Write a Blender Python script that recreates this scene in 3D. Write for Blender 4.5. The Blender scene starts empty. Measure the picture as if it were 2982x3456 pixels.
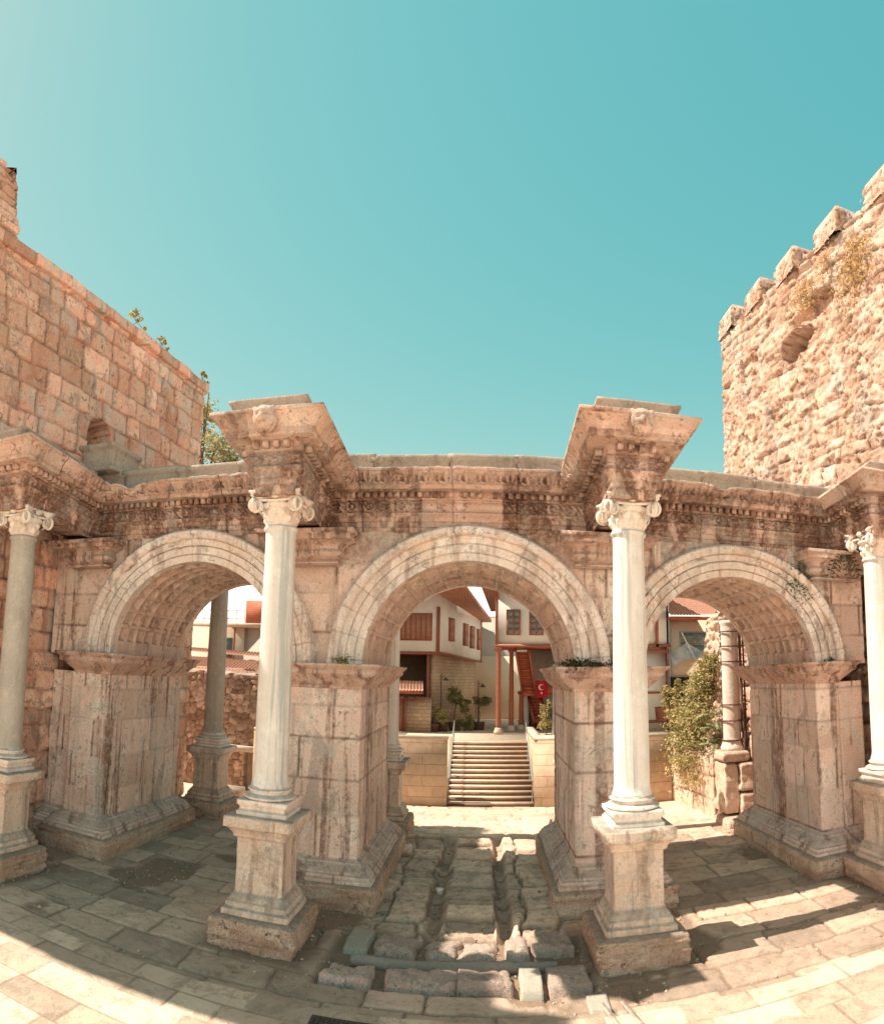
import bpy, math, random
import numpy as np
from math import sin, cos, pi, radians, sqrt, atan2
from mathutils import Vector, Matrix
random.seed(7)
SC = bpy.context.scene
COL = SC.collection

# ------------------------------------------------------------------ camera (a stitched cylindrical panorama)
cam = bpy.data.cameras.new('camera'); camo = bpy.data.objects.new('camera', cam); COL.objects.link(camo); SC.camera = camo
cam.type = 'PANO'; cam.panorama_type = 'CENTRAL_CYLINDRICAL'
FP, V0 = 2142.739, 2051.186
cam.central_cylindrical_range_u_min = -1491/FP; cam.central_cylindrical_range_u_max = 1491/FP
cam.central_cylindrical_range_v_max = V0/FP; cam.central_cylindrical_range_v_min = (V0-3456)/FP
cam.central_cylindrical_radius = 1.0
cam.clip_start = .05; cam.clip_end = 3000
_y, _p, _r = -.069, .105, .016
_f = Vector((sin(_y)*cos(_p), cos(_y)*cos(_p), sin(_p))); _ri = Vector((cos(_y), -sin(_y), 0)); _u = _ri.cross(_f)
_r2 = cos(_r)*_ri+sin(_r)*_u; _u2 = -sin(_r)*_ri+cos(_r)*_u
_M = Matrix((_r2, _u2, -_f)).transposed().to_4x4(); _M.translation = (.410, -10.502, 4.453); camo.matrix_world = _M

# ------------------------------------------------------------------ sky, sun, exposure
SUN_T = 1.50; SUN_S = -.04          # tan(elevation); sideways drift of the light per metre in +X
sd = Vector((1, SUN_S, -SUN_T*sqrt(1+SUN_S**2))).normalized()      # travel direction of the light
EL = math.atan(SUN_T)
w = bpy.data.worlds.new("World"); SC.world = w; w.use_nodes = True
wn = w.node_tree; bg = wn.nodes['Background']
sky = wn.nodes.new('ShaderNodeTexSky'); sky.sky_type = 'NISHITA'; sky.sun_disc = False
sky.sun_elevation = EL; sky.sun_rotation = radians(270)+math.atan(SUN_S)
sky.air_density = 1.0; sky.dust_density = .4; sky.ozone_density = 1.0
# colour response of the photograph's warm-teal grade, applied per channel to the physical sky
sp = wn.nodes.new('ShaderNodeSeparateColor'); cb = wn.nodes.new('ShaderNodeCombineColor'); wn.links.new(sky.outputs[0], sp.inputs[0])
for i_, (g_, ref, k_) in enumerate(((1.45, 1.197, .72), (.50, 1.92, 2.0), (.40, 3.43, 2.06))):
    a_ = wn.nodes.new('ShaderNodeMath'); a_.operation = 'DIVIDE'; a_.inputs[1].default_value = ref; b_ = wn.nodes.new('ShaderNodeMath'); b_.operation = 'POWER'; b_.inputs[1].default_value = g_
    c_ = wn.nodes.new('ShaderNodeMath'); c_.operation = 'MULTIPLY'; c_.inputs[1].default_value = k_
    wn.links.new(sp.outputs[i_], a_.inputs[0]); wn.links.new(a_.outputs[0], b_.inputs[0]); wn.links.new(b_.outputs[0], c_.inputs[0]); wn.links.new(c_.outputs[0], cb.inputs[i_])
tc_ = wn.nodes.new('ShaderNodeTexCoord'); sz_ = wn.nodes.new('ShaderNodeSeparateXYZ'); wn.links.new(tc_.outputs['Generated'], sz_.inputs[0])
hz = wn.nodes.new('ShaderNodeMapRange'); hz.interpolation_type = 'SMOOTHSTEP'; wn.links.new(sz_.outputs[2], hz.inputs[0]); hz.inputs[1].default_value = .30; hz.inputs[2].default_value = .05; hz.inputs[3].default_value = 0; hz.inputs[4].default_value = 1
hm_ = wn.nodes.new('ShaderNodeMix'); hm_.data_type = 'RGBA'; hm_.blend_type = 'ADD'; hm_.inputs[7].default_value = (3.9, 3.6, 3.2, 1); wn.links.new(hz.outputs[0], hm_.inputs[0]); wn.links.new(cb.outputs[0], hm_.inputs[6])
wn.links.new(hm_.outputs[2], bg.inputs[0]); bg.inputs[1].default_value = .0915
sl = bpy.data.lights.new('sun', 'SUN'); so = bpy.data.objects.new('sun', sl); COL.objects.link(so)
sl.energy = 2.75; sl.angle = radians(.5); sl.color = (1, .87, .72)
so.rotation_euler = sd.to_track_quat('-Z', 'Y').to_euler(); so.location = (-30, 0, 40)
SC.view_settings.view_transform = 'Standard'; SC.view_settings.look = 'None'; SC.view_settings.gamma = 1
SC.view_settings.exposure = 1.62

# ------------------------------------------------------------------ numpy noise
def _h(ix, iy, seed):
    n = (ix.astype(np.int64)*374761393+iy.astype(np.int64)*668265263+seed*1274126177) & 0x7fffffff
    n = ((n ^ (n >> 13))*1274126177) & 0x7fffffff
    return ((n ^ (n >> 16)) & 0xffff)/65535.
def vn(x, y, seed=0):
    x = np.asarray(x, float); y = np.asarray(y, float); x, y = np.broadcast_arrays(x, y)
    ix = np.floor(x); iy = np.floor(y); fx = x-ix; fy = y-iy; fx = fx*fx*(3-2*fx); fy = fy*fy*(3-2*fy)
    a = _h(ix, iy, seed); b = _h(ix+1, iy, seed); c = _h(ix, iy+1, seed); d = _h(ix+1, iy+1, seed)
    return (a*(1-fx)+b*fx)*(1-fy)+(c*(1-fx)+d*fx)*fy
def fbm(x, y, o=4, seed=0):
    r = 0; am = .5; t = 0
    for i in range(o):
        r = r+am*vn(x*2**i, y*2**i, seed+i*17); t += am; am *= .5
    return r/t-.5
def sm(a, b, x):
    t = np.clip((x-a)/(b-a), 0, 1); return t*t*(3-2*t)
def voro(x, y, seed=0, jit=.85):
    x, y = np.broadcast_arrays(np.asarray(x, float), np.asarray(y, float))
    ix = np.floor(x); iy = np.floor(y); f1 = np.full(x.shape, 9.); f2 = f1.copy(); idd = np.zeros(x.shape)
    for a in (-1, 0, 1):
        for b in (-1, 0, 1):
            cx = ix+a; cy = iy+b
            px = cx+.5+jit*(_h(cx, cy, seed)-.5); py = cy+.5+jit*(_h(cx, cy, seed+5)-.5)
            d = np.hypot(x-px, y-py); hid = _h(cx, cy, seed+9)
            nw = d < f1; f2 = np.where(nw, f1, np.minimum(f2, d)); idd = np.where(nw, hid, idd); f1 = np.where(nw, d, f1)
    return f2-f1, idd, f1
def ash(S, Z, rows, wr, seed, z0=-1., jit=.0, smax=80.):
    """irregular ashlar: distance to nearest joint and a tone per block. rows=(hmin,hmax)"""
    rg = np.random.RandomState(seed); S, Z = np.broadcast_arrays(S, Z)
    if jit: S = S+jit*fbm(S*1.5, Z*1.5, 3, seed+3)*2; Z = Z+jit*fbm(S*1.2+9, Z*1.2, 3, seed+4)*2
    zb = z0+np.concatenate([[0], np.cumsum(rg.uniform(*rows, size=int(60/rows[0])))])
    r = np.clip(np.searchsorted(zb, Z)-1, 0, len(zb)-2)
    dz = np.minimum(Z-zb[r], zb[r+1]-Z); g = np.full(S.shape, 9.); tone = np.zeros(S.shape)
    for k in np.unique(r):
        m = r == k; n = int((smax+40)/wr[0])+4
        sb = -40+np.concatenate([[0], np.cumsum(rg.uniform(*wr, size=n))])-rg.uniform(0, wr[1])
        q = np.clip(np.searchsorted(sb, S[m])-1, 0, n-1); ds = np.minimum(S[m]-sb[q], sb[q+1]-S[m])
        g[m] = np.minimum(ds, dz[m]); tone[m] = _h(q.astype(float), np.full(q.shape, float(k)), seed)
    return g, tone

# ------------------------------------------------------------------ mesh helpers
def tag(o, label=None, cat=None, group=None, kind=None):
    if label: o['label'] = label
    if cat: o['category'] = cat
    if group: o['group'] = group
    if kind: o['kind'] = kind
    return o
def thing(name, label, cat, loc=(0, 0, 0), group=None):
    o = bpy.data.objects.new(name, None); COL.objects.link(o); o.location = loc; o.empty_display_size = .3
    return tag(o, label, cat, group)
def link(name, me, mat, parent=None):
    o = bpy.data.objects.new(name, me); COL.objects.link(o)
    if mat is not None and not me.materials:
        me.materials.append(mat)
    if parent is not None:
        o.parent = parent
        p = parent; off = Vector((0, 0, 0))
        while p is not None: off += p.location; p = p.parent
        o.location = -off            # geometry below is written in world coordinates
    return o
class MB:
    """collects quads/polys with numpy blocks and builds ONE mesh"""
    def __init__(s): s.v = []; s.f = []; s.n = 0; s.t = []; s.j = []
    def add(s, V, F, tone=None):
        V = np.asarray(V, float).reshape(-1, 3); s.v.append(V)
        s.f += [tuple(int(i)+s.n for i in f) for f in F] if not isinstance(F, np.ndarray) else [tuple(r) for r in (F+s.n).tolist()]
        jn = None
        if isinstance(tone, tuple): tone, jn = tone
        s.j.append(np.zeros(len(V)) if jn is None else np.broadcast_to(np.asarray(jn, float), np.shape(tone)).ravel())
        s.t.append(np.full(len(V), .5) if tone is None else np.broadcast_to(np.asarray(tone, float).ravel(), (len(V),))); s.n += len(V); return s
    def grid(s, V, tone=None, wrap=False, flip=False, keep=None):
        nu, nv = V.shape[:2]; I = np.arange(nu*nv).reshape(nu, nv)
        if wrap: I = np.vstack([I, I[:1]])
        q = np.stack([I[:-1, :-1], I[1:, :-1], I[1:, 1:], I[:-1, 1:]], -1)
        if keep is not None: q = q[keep]
        q = q.reshape(-1, 4)
        if flip: q = q[:, ::-1]
        return s.add(V.reshape(-1, 3), q, tone)
    def box(s, x0, x1, y0, y1, z0, z1, R=None, o=(0, 0, 0), tone=None):
        V = np.array([(x, y, z) for x in (x0, x1) for y in (y0, y1) for z in (z0, z1)], float)
        if R is not None: V = V@np.array(R).T
        V = V+np.array(o)
        return s.add(V, [(0, 1, 3, 2), (4, 6, 7, 5), (0, 4, 5, 1), (2, 3, 7, 6), (0, 2, 6, 4), (1, 5, 7, 3)], tone)
    def tube(s, pts, rad, n=10, cap=True):
        pts = [Vector(p) for p in pts]; rad = rad if hasattr(rad, '__len__') else [rad]*len(pts); rings = []
        up = None
        for i, p in enumerate(pts):
            d = (pts[min(i+1, len(pts)-1)]-pts[max(i-1, 0)]).normalized()
            if up is None: up = Vector((0, 0, 1)) if abs(d.z) < .9 else Vector((1, 0, 0))
            a = d.cross(up).normalized(); b = a.cross(d).normalized(); up = b
            rings.append([p+float(rad[i])*(cos(t)*a+sin(t)*b) for t in [2*pi*q/n for q in range(n)]])
        V = np.array([[tuple(q) for q in r] for r in rings]); V = V.transpose(1, 0, 2)
        base = s.n; s.grid(V, wrap=True); m = len(pts)
        if cap:
            s.f.append(tuple(base+i*m for i in range(n))); s.f.append(tuple(base+i*m+m-1 for i in range(n-1, -1, -1)))
        return s
    def lathe(s, prof, c=(0, 0, 0), n=32, disp=None, cap=True):
        pr = np.array(prof, float); th = np.arange(n)*2*pi/n
        T, Rr = np.meshgrid(th, pr[:, 0], indexing='ij'); Z = np.broadcast_to(pr[:, 1], T.shape)
        if disp is not None: Rr = Rr+disp(T, Z)
        V = np.stack([c[0]+Rr*np.cos(T), c[1]+Rr*np.sin(T), c[2]+Z], -1); base = s.n; s.grid(V, wrap=True); m = len(pr)
        if cap:
            s.f.append(tuple(base+i*m+m-1 for i in range(n)))
            s.f.append(tuple(base+i*m for i in range(n-1, -1, -1)))
        return s
    def mesh(s, name, smooth=False):
        me = bpy.data.meshes.new(name); V = np.vstack(s.v) if s.v else np.zeros((0, 3))
        me.vertices.add(len(V)); me.vertices.foreach_set('co', V.ravel().astype(np.float32))
        ln = np.fromiter((len(f) for f in s.f), int, len(s.f)); fl = np.fromiter((i for f in s.f for i in f), np.int32, int(ln.sum()))
        me.loops.add(len(fl)); me.loops.foreach_set('vertex_index', fl)
        me.polygons.add(len(ln)); me.polygons.foreach_set('loop_start', np.concatenate([[0], np.cumsum(ln)[:-1]]).astype(np.int32))
        me.polygons.foreach_set('loop_total', ln.astype(np.int32))
        if smooth: me.polygons.foreach_set('use_smooth', np.ones(len(ln), bool))
        at = me.attributes.new('tone', 'FLOAT', 'POINT'); at.data.foreach_set('value', np.concatenate(s.t).astype(np.float32))
        at = me.attributes.new('joint', 'FLOAT', 'POINT'); at.data.foreach_set('value', np.concatenate(s.j).astype(np.float32))
        me.update(calc_edges=True); me.validate()
        return me
    def build(s, name, mat, parent=None, smooth=False, warp=None):
        if warp: s.v = [warp(V) for V in s.v]
        return link(name, s.mesh(name, smooth), mat, parent)

def resamp(P, ds, closed=False):
    P = [np.array(p, float) for p in P]; Q = P+[P[0]] if closed else P
    out = []; seg = []
    for i in range(len(Q)-1):
        L = np.linalg.norm(Q[i+1]-Q[i]); n = max(1, int(round(L/ds)))
        for k in range(n): out.append(Q[i]+(Q[i+1]-Q[i])*k/n); seg.append(i if k else -i-1)
    if not closed: out.append(Q[-1]); seg.append(-len(Q))
    return np.array(out), seg
def sweep(path, prof, closed=False, ds=.03, dp=.03, disp=None, cap=False):
    """plan path (outward normal on the right of travel, i.e. closed paths run counter-clockwise), prof=[(d,z)]"""
    P, _ = resamp(path, ds, closed); n = len(P)
    if closed: a = P-np.roll(P, 1, 0); b = np.roll(P, -1, 0)-P
    else:
        a = np.diff(P, axis=0, prepend=P[:1]-(P[1:2]-P[:1])); b = np.diff(P, axis=0, append=P[-1:]+(P[-1:]-P[-2:-1]))
    a = a/np.linalg.norm(a, axis=1)[:, None]; b = b/np.linalg.norm(b, axis=1)[:, None]
    na = np.stack([a[:, 1], -a[:, 0]], 1); nb = np.stack([b[:, 1], -b[:, 0]], 1)
    N = (na+nb)/(1+np.sum(na*nb, 1))[:, None]
    S = np.concatenate([[0], np.cumsum(np.linalg.norm(np.diff(P, axis=0), axis=1))])
    R, _ = resamp(prof, dp); D = np.broadcast_to(R[:, 0], (n, len(R))); Z = np.broadcast_to(R[:, 1], (n, len(R)))
    tone = None
    if disp is not None:
        h = disp(S[:, None]+0*Z, Z, D, P[:, 0][:, None]+0*Z, P[:, 1][:, None]+0*Z)
        if isinstance(h, tuple): h, tone = (h[0], h[1]) if len(h) == 2 else (h[0], (h[1]+0*Z, h[2]+0*Z))
    else: h = 0
    if closed:      # insets shrink towards the middle instead of folding over at the corners
        cen = P.mean(0); hm = max(1e-6, np.ptp(P, axis=0).min()/2); Dn = np.minimum(D, 0)*(D < -.06)/hm; Dp = np.where(D < -.06, 0, D)
        kx = -Dn*(cen[0]-P[:, 0])[:, None]; ky = -Dn*(cen[1]-P[:, 1])[:, None]
    else: Dp = D; kx = ky = 0
    V = np.stack([P[:, 0][:, None]+N[:, 0][:, None]*(Dp+h)+kx, P[:, 1][:, None]+N[:, 1][:, None]*(Dp+h)+ky, Z+0*h], -1)
    return V, tone
def addsweep(mb, path, prof, closed=False, ds=.03, dp=.03, disp=None, cap=False):
    V, tone = sweep(path, prof, closed, ds, dp, disp)
    base = mb.n; mb.grid(V, tone, wrap=closed); n, m = V.shape[:2]
    if cap and closed:
        mb.f.append(tuple(base+i*m+m-1 for i in range(n))); mb.f.append(tuple(base+i*m for i in range(n-1, -1, -1)))
    return mb
def rect(x0, x1, y0, y1): return [(x0, y0), (x1, y0), (x1, y1), (x0, y1)]

# ------------------------------------------------------------------ materials
class G:
    def __init__(s, name):
        s.m = bpy.data.materials.new(name); s.m.use_nodes = True; s.t = s.m.node_tree; s.b = s.t.nodes['Principled BSDF']
        s.geo = s.t.nodes.new('ShaderNodeNewGeometry'); s.pos = s.geo.outputs['Position']; s.b.inputs['Specular IOR Level'].default_value = .25
    def nd(s, ty, ins={}, **kw):
        n = s.t.nodes.new(ty)
        for k, v in kw.items(): setattr(n, k, v)
        for k, v in ins.items():
            if hasattr(v, 'is_output') or isinstance(v, bpy.types.NodeSocket): s.t.links.new(v, n.inputs[k])
            else: n.inputs[k].default_value = v
        return n
    def map(s, sc, rot=(0, 0, 0), loc=(0, 0, 0), src=None):
        return s.nd('ShaderNodeMapping', {0: src or s.pos, 'Scale': sc, 'Rotation': rot, 'Location': loc}).outputs[0]
    def noise(s, v, scale=1., det=5., ro=.55, dist=0.):
        return s.nd('ShaderNodeTexNoise', {'Vector': v, 'Scale': scale, 'Detail': det, 'Roughness': ro, 'Distortion': dist}).outputs[0]
    def ramp(s, v, a, b, lo=0., hi=1.):
        return s.nd('ShaderNodeMapRange', {0: v, 1: a, 2: b, 3: lo, 4: hi}, interpolation_type='SMOOTHSTEP').outputs[0]
    def mix(s, f, a, b, bt='MIX'):
        c = lambda q: q if isinstance(q, bpy.types.NodeSocket) else (*q, 1)
        return s.nd('ShaderNodeMix', {0: f, 6: c(a), 7: c(b)}, data_type='RGBA', blend_type=bt).outputs[2]
    def ma(s, op, a, b=0.): return s.nd('ShaderNodeMath', {0: a, 1: b}, operation=op).outputs[0]
    def attr(s, n): return s.nd('ShaderNodeAttribute', attribute_name=n).outputs[2]
    def sep(s, v): return s.nd('ShaderNodeSeparateXYZ', {0: v}).outputs
    def bump(s, h, st=.4, d=.02, prev=None):
        i = {'Strength': st, 'Distance': d, 'Height': h}
        if prev is not None: i['Normal'] = prev
        return s.nd('ShaderNodeBump', i).outputs[0]
    def out(s, col, rough=.85, nrm=None):
        L = s.t.links
        if isinstance(col, bpy.types.NodeSocket): L.new(col, s.b.inputs['Base Color'])
        else: s.b.inputs['Base Color'].default_value = (*col, 1)
        if isinstance(rough, bpy.types.NodeSocket): L.new(rough, s.b.inputs['Roughness'])
        else: s.b.inputs['Roughness'].default_value = rough
        if nrm is not None: L.new(nrm, s.b.inputs['Normal'])
        return s.m
def stone(name, base, alt, stain, grey=(.25, .23, .2), streak=.6, spots=.5, greytop=.6, veins=0., bumps=.5, tonev=.16, sc=1., zdirt=None, patch=None, pits=.3, grain=.4, crack=.7, tint=(1.42, 1.47, 1.74), jd=.85):
    tw = lambda c: (min(.9, c[0]*tint[0]), min(.88, c[1]*tint[1]), min(.86, c[2]*tint[2]))
    base, alt = tw(base), tw(alt)
    g = G(name); X, Y, Z = g.sep(g.pos)[:3]
    n1 = g.noise(g.map((sc*.55,)*3), 1, 6, .62, .6); n2 = g.noise(g.map((sc*2.3,)*3, loc=(5, 2, 9)), 1, 6, .65)
    fine = g.noise(g.map((sc*22,)*3), 1, 4, .75); mid = g.noise(g.map((sc*7,)*3), 1, 6, .7)
    c = g.mix(g.ramp(n1, .38, .62), base, alt)
    c = g.mix(g.ramp(n2, .5, .66, 0, .6), c, tuple(min(.92, x*1.2) for x in base))
    tn = g.attr('tone'); c = g.mix(1., c, g.mix(tn, (1-tonev, 1-tonev*1.15, 1-tonev*1.3), (1+tonev*.6, 1+tonev*.6, 1+tonev*.6)), 'MULTIPLY')
    st = g.noise(g.map((sc*2.6, sc*2.6, sc*.16), loc=(3, 7, 1)), 1, 6, .62, .35)
    sf = g.ramp(st, .515, .60, 0, streak); cln = g.ramp(g.attr('tone'), .97, 1.05, 1, .12)
    if zdirt:
        zf = g.ma('MULTIPLY', g.ramp(Z, zdirt[0], zdirt[1]), g.ramp(Z, zdirt[2], zdirt[3], 1, 0))
        st2 = g.noise(g.map((sc*1.5, sc*1.5, sc*.22), loc=(8, 1, 4)), 1, 5, .6, .5)
        sf = g.ma('MAXIMUM', sf, g.ma('MULTIPLY', g.ma('MULTIPLY', zf, zdirt[4]), g.ramp(st2, .42, .49)))
    sf = g.ma('MULTIPLY', sf, cln)
    c = g.mix(g.ma('MULTIPLY', sf, g.ramp(mid, .32, .58, .35, 1)), c, stain)
    sp = g.ma('MULTIPLY', g.ramp(mid, .54, .62), g.ramp(n2, .42, .6)); c = g.mix(g.ma('MULTIPLY', sp, spots), c, tuple(x*.75 for x in stain))
    if greytop:
        nz = g.sep(g.geo.outputs['Normal'])[2]
        c = g.mix(g.ma('MULTIPLY', g.ramp(nz, .25, .8), g.ramp(mid, .3, .6, greytop*.5, greytop)), c, grey)
    if patch:
        pn = g.noise(g.map((1.1, 1.1, .55), loc=(1, 9, 3)), 1, 6, .65, 1.); c = g.mix(g.ramp(pn, .52, .59, 0, patch), c, (.60, .56, .50))
        pn = g.noise(g.map((1.3, 1.3, .8), loc=(6, 3, 3)), 1, 6, .7, 1.); c = g.mix(g.ramp(pn, .55, .62, 0, patch*.9), c, (.24, .205, .185))
    if veins:
        vv = g.noise(g.map((sc*7, sc*7, sc*.22)), 1, 5, .65, .5); c = g.mix(g.ramp(vv, .5, .62, 0, veins), c, tuple(x*f for x, f in zip(base, (.52, .58, .60))))
        v3 = g.noise(g.map((sc*16, sc*16, sc*.5), loc=(9, 9, 0)), 1, 4, .65, .3); c = g.mix(g.ramp(v3, .55, .7, 0, veins*.6), c, tuple(x*.6 for x in base))
    if crack:
        cn = g.noise(g.map((sc*1.7, sc*1.7, sc*1.3), loc=(2, 4, 8)), 1, 5, .6, .3); cl = g.ramp(g.ma('ABSOLUTE', g.ma('SUBTRACT', cn, .5)), .0, .006, 1, 0)
        cl = g.ma('MULTIPLY', cl, g.ramp(n2, .48, .58)); c = g.mix(g.ma('MULTIPLY', cl, crack), c, tuple(x*.5 for x in stain))
    c = g.mix(g.ramp(fine, .45, .72, .0, grain), c, tuple(x*.38 for x in alt)); c = g.mix(g.ramp(fine, .5, .3, .0, grain*.4), c, tuple(min(.92, x*1.25) for x in base))
    jt = g.attr('joint'); c = g.mix(g.ma('MULTIPLY', g.ma('MULTIPLY', jt, jd), g.ramp(n2, .35, .5, .45, 1)), c, tuple(x*.55 for x in stain))
    b = g.bump(mid, bumps, .04); b = g.bump(fine, bumps, .015, b)
    if crack: b = g.bump(g.ma('SUBTRACT', 1., cl), .5, .02, b)
    if pits:
        vo = g.nd('ShaderNodeTexVoronoi', {'Vector': g.map((sc*26,)*3), 'Randomness': 1.}).outputs[0]
        b = g.bump(g.ramp(vo, .0, .35), pits, .012, b)
    return g.out(c, .88, b)
M = {}
M['gate'] = stone('gate_marble', (.62, .475, .355), (.54, .38, .265), (.20, .095, .06), streak=.85, spots=.6, zdirt=(6.2, 7.3, 7.9, 8.25, .85), patch=.5)
M['carved'] = stone('carved_marble', (.50, .36, .26), (.42, .27, .18), (.17, .08, .05), grey=(.3, .27, .235), streak=.8, spots=.7, zdirt=(6.9, 7.2, 8.0, 8.3, .95), patch=.3, greytop=.8, sc=1.3)
M['arch'] = stone('pale_arch_marble', (.64, .54, .42), (.56, .44, .32), (.24, .13, .085), streak=.5, spots=.55, patch=.45, tonev=.10, jd=.4)
M['vault'] = stone('vault_marble', (.60, .45, .33), (.52, .36, .25), (.2, .1, .06), streak=.5, spots=.45, sc=1.4, grain=.35, patch=.2, tonev=.15, crack=.3)
M['white'] = stone('white_marble', (.74, .69, .60), (.68, .62, .53), (.45, .38, .3), streak=.15, spots=.15, veins=.75, bumps=.15, greytop=.3, pits=.0, grain=.1, crack=0, tint=(1.12, 1.14, 1.24))
M['granite'] = stone('grey_granite', (.46, .43, .37), (.40, .37, .32), (.3, .24, .19), streak=.25, spots=.3, bumps=.25, sc=2.5, pits=.1, crack=0, tint=(1.18, 1.14, 1.16))
M['cap'] = stone('capital_marble', (.68, .57, .44), (.62, .50, .37), (.4, .27, .18), streak=.3, spots=.3, bumps=.3, pits=.1)
M['pedestal'] = stone('pedestal_marble', (.64, .50, .365), (.56, .41, .285), (.25, .15, .10), streak=.65, spots=.4, grey=(.2, .19, .165), greytop=.85, patch=.4, tint=(1.3, 1.36, 1.58))
M['plinth'] = stone('rough_plinth_rock', (.60, .46, .34), (.44, .29, .20), (.14, .075, .05), streak=.1, spots=.85, grain=.6, tint=(1.28, 1.32, 1.42), grey=(.25, .235, .2), greytop=.8, bumps=1., sc=1.4, pits=.6)
M['attic'] = stone('grey_weathered_slab', (.42, .36, .29), (.34, .29, .24), (.16, .12, .09), streak=.4, spots=.5, greytop=.5, tint=(1.18, 1.14, 1.16))
M['towl'] = stone('orange_ashlar', (.66, .39, .25), (.58, .31, .19), (.25, .13, .08), streak=.15, spots=.75, bumps=1., tonev=.36, pits=.7, patch=.55, grain=.45, jd=.5, tint=(1.5, 1.52, 1.85))
M['towr'] = stone('cream_rubble_rock', (.56, .41, .27), (.50, .33, .195), (.30, .17, .10), streak=.1, spots=.7, bumps=1., tonev=.42, pits=.7, grain=.6, patch=.55, jd=1., tint=(1.42, 1.38, 1.72))
M['ruin'] = stone('pale_ruin_rock', (.60, .44, .30), (.50, .34, .21), (.3, .17, .1), streak=.1, spots=.5, bumps=1., pits=.6)

# ------------------------------------------------------------------ the gate
LA, CA, RA = (-5.82, 2.1), (.07, 2.1), (5.57, 1.95)          # arches: centre x, radius
YF, YB, ZC, ZT = 2.0, 5.7, 4.62, 7.32
def warp(V):
    V = V.copy(); x, y, z = V[:, 0], V[:, 1], V[:, 2]
    up = np.clip((z-4.4)/4, 0, 1.3)
    V[:, 2] = z-np.where(x < 0, .010, .026)*np.clip(x, -9.5, 9.5)*up+.10*np.clip(1.4-y, 0, 4)*np.clip((z-6.9)/.5, 0, 1)*(y < 1.4)*(np.abs(z-7.8) < 1.6)
    return V
gate = thing('monumental_gate', 'ancient triple-arched marble gate with carved entablature and four free columns', 'gate', (0, 2, 0))

def pierdisp(seed, amp=1.):
    def f(S, Z, D, X, Y):
        g, t = ash(S, Z, (.62, .95), (.9, 1.7), seed, z0=.1)
        h = -.012*(1-sm(0, .022, g))+.012*fbm(S*2.2, Z*2.2, 4, seed)*amp+.006*t
        dm = fbm(S*5, Z*5, 3, seed+8)
        return h-.02*sm(.16, .3, dm), t, 1-sm(.0, .024, g)
    return f
def rocky(seed, amp=.05, strata=True):
    def f(S, Z, D, X, Y):
        h = amp*2*fbm(X*3+Y*2.1, Z*9 if strata else Z*4, 4, seed)+amp*1.6*fbm(X*1.1+Y*1.3, Z*2, 3, seed+3)
        if strata: h = h-amp*.7*sm(.06, .2, fbm(X*1.2+Y, Z*22+X*.6, 3, seed+5))
        return h, .5+1.2*fbm(X*2+Y*2, Z*6, 3, seed+7)
    return f
BASEP = [(.36, .47), (.36, .53), (.33, .55), (.31, .58), (.31, .61), (.27, .62), (.25, .66), (.17, .72), (.10, .76), (.08, .80), (.03, .82), (.0, .86)]
IMPP = [(.0, 4.12), (.03, 4.13), (.03, 4.17), (.05, 4.19), (.09, 4.22), (.17, 4.30), (.24, 4.37), (.28, 4.40), (.31, 4.42), (.31, 4.50), (.35, 4.53), (.40, 4.58), (.40, 4.62), (-.25, 4.63)]
def eggs(per, z0, z1, amp):
    return lambda S, Z, D, X, Y: amp*(np.abs(np.sin(pi*S/per))**.6-.6)*((Z > z0) & (Z < z1))
def impdisp(S, Z, D, X, Y):
    return eggs(.085, 4.2, 4.39, .035)(S, Z, D, X, Y)+.02*fbm(S*8, Z*8, 3, 31)-.05*sm(.14, .26, fbm(S*1.7, Z*2, 3, 77))*(Z > 4.3)
def pier(pts, seed, label=None, imp=None):
    mb = MB(); addsweep(mb, pts, [(0, .84), (0, 4.14)], True, .045, .045, pierdisp(seed))
    p = mb.build('pier', M['gate'], gate, warp=warp, smooth=True)
    if label: p['label'] = label
    mb = MB(); addsweep(mb, pts, BASEP, True, .06, .02, lambda S, Z, D, X, Y: .03*fbm(S*2, Z*6, 4, seed)-.012*(1-sm(0, .02, ash(S, Z, (3, 4), (1.1, 1.9), seed+2, z0=0)[0])), cap=True)
    mb.build('base_moulding', M['gate'], p, smooth=False)
    mb = MB(); addsweep(mb, pts, [(.40, -.35), (.44, .0), (.46, .2), (.45, .44), (.40, .475), (.2, .476)], True, .05, .035, rocky(seed+1, .035), cap=True)
    mb.build('plinth', M['plinth'], p, smooth=True)
    mb = MB(); addsweep(mb, imp or pts, IMPP, True, .02, .025, impdisp, cap=True)
    mb.build('impost', M['carved'], p, warp=warp, smooth=False)
    return p
LL = [(-9.72, YF+.16), (-9.02, YF+.16), (-9.0, YF), (-7.92, YF), (-7.92, YB), (-9.72, YB)]
RR = [(7.52, YF), (8.10, YF), (8.115, YF+.03), (8.13, YF), (8.74, YF), (8.74, YB), (7.52, YB)]
pier(LL, 11, 'dark streaked outer pier beside the leftmost column', rect(-8.9, -7.92, YF, YB))
pier(rect(-3.72, -2.03, YF, YB), 12); pier(rect(2.17, 3.62, YF, YB), 13)
pier(RR, 14, 'outer pier with two joined pilaster strips at the right', rect(7.52, 8.12, YF, YB))

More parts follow.
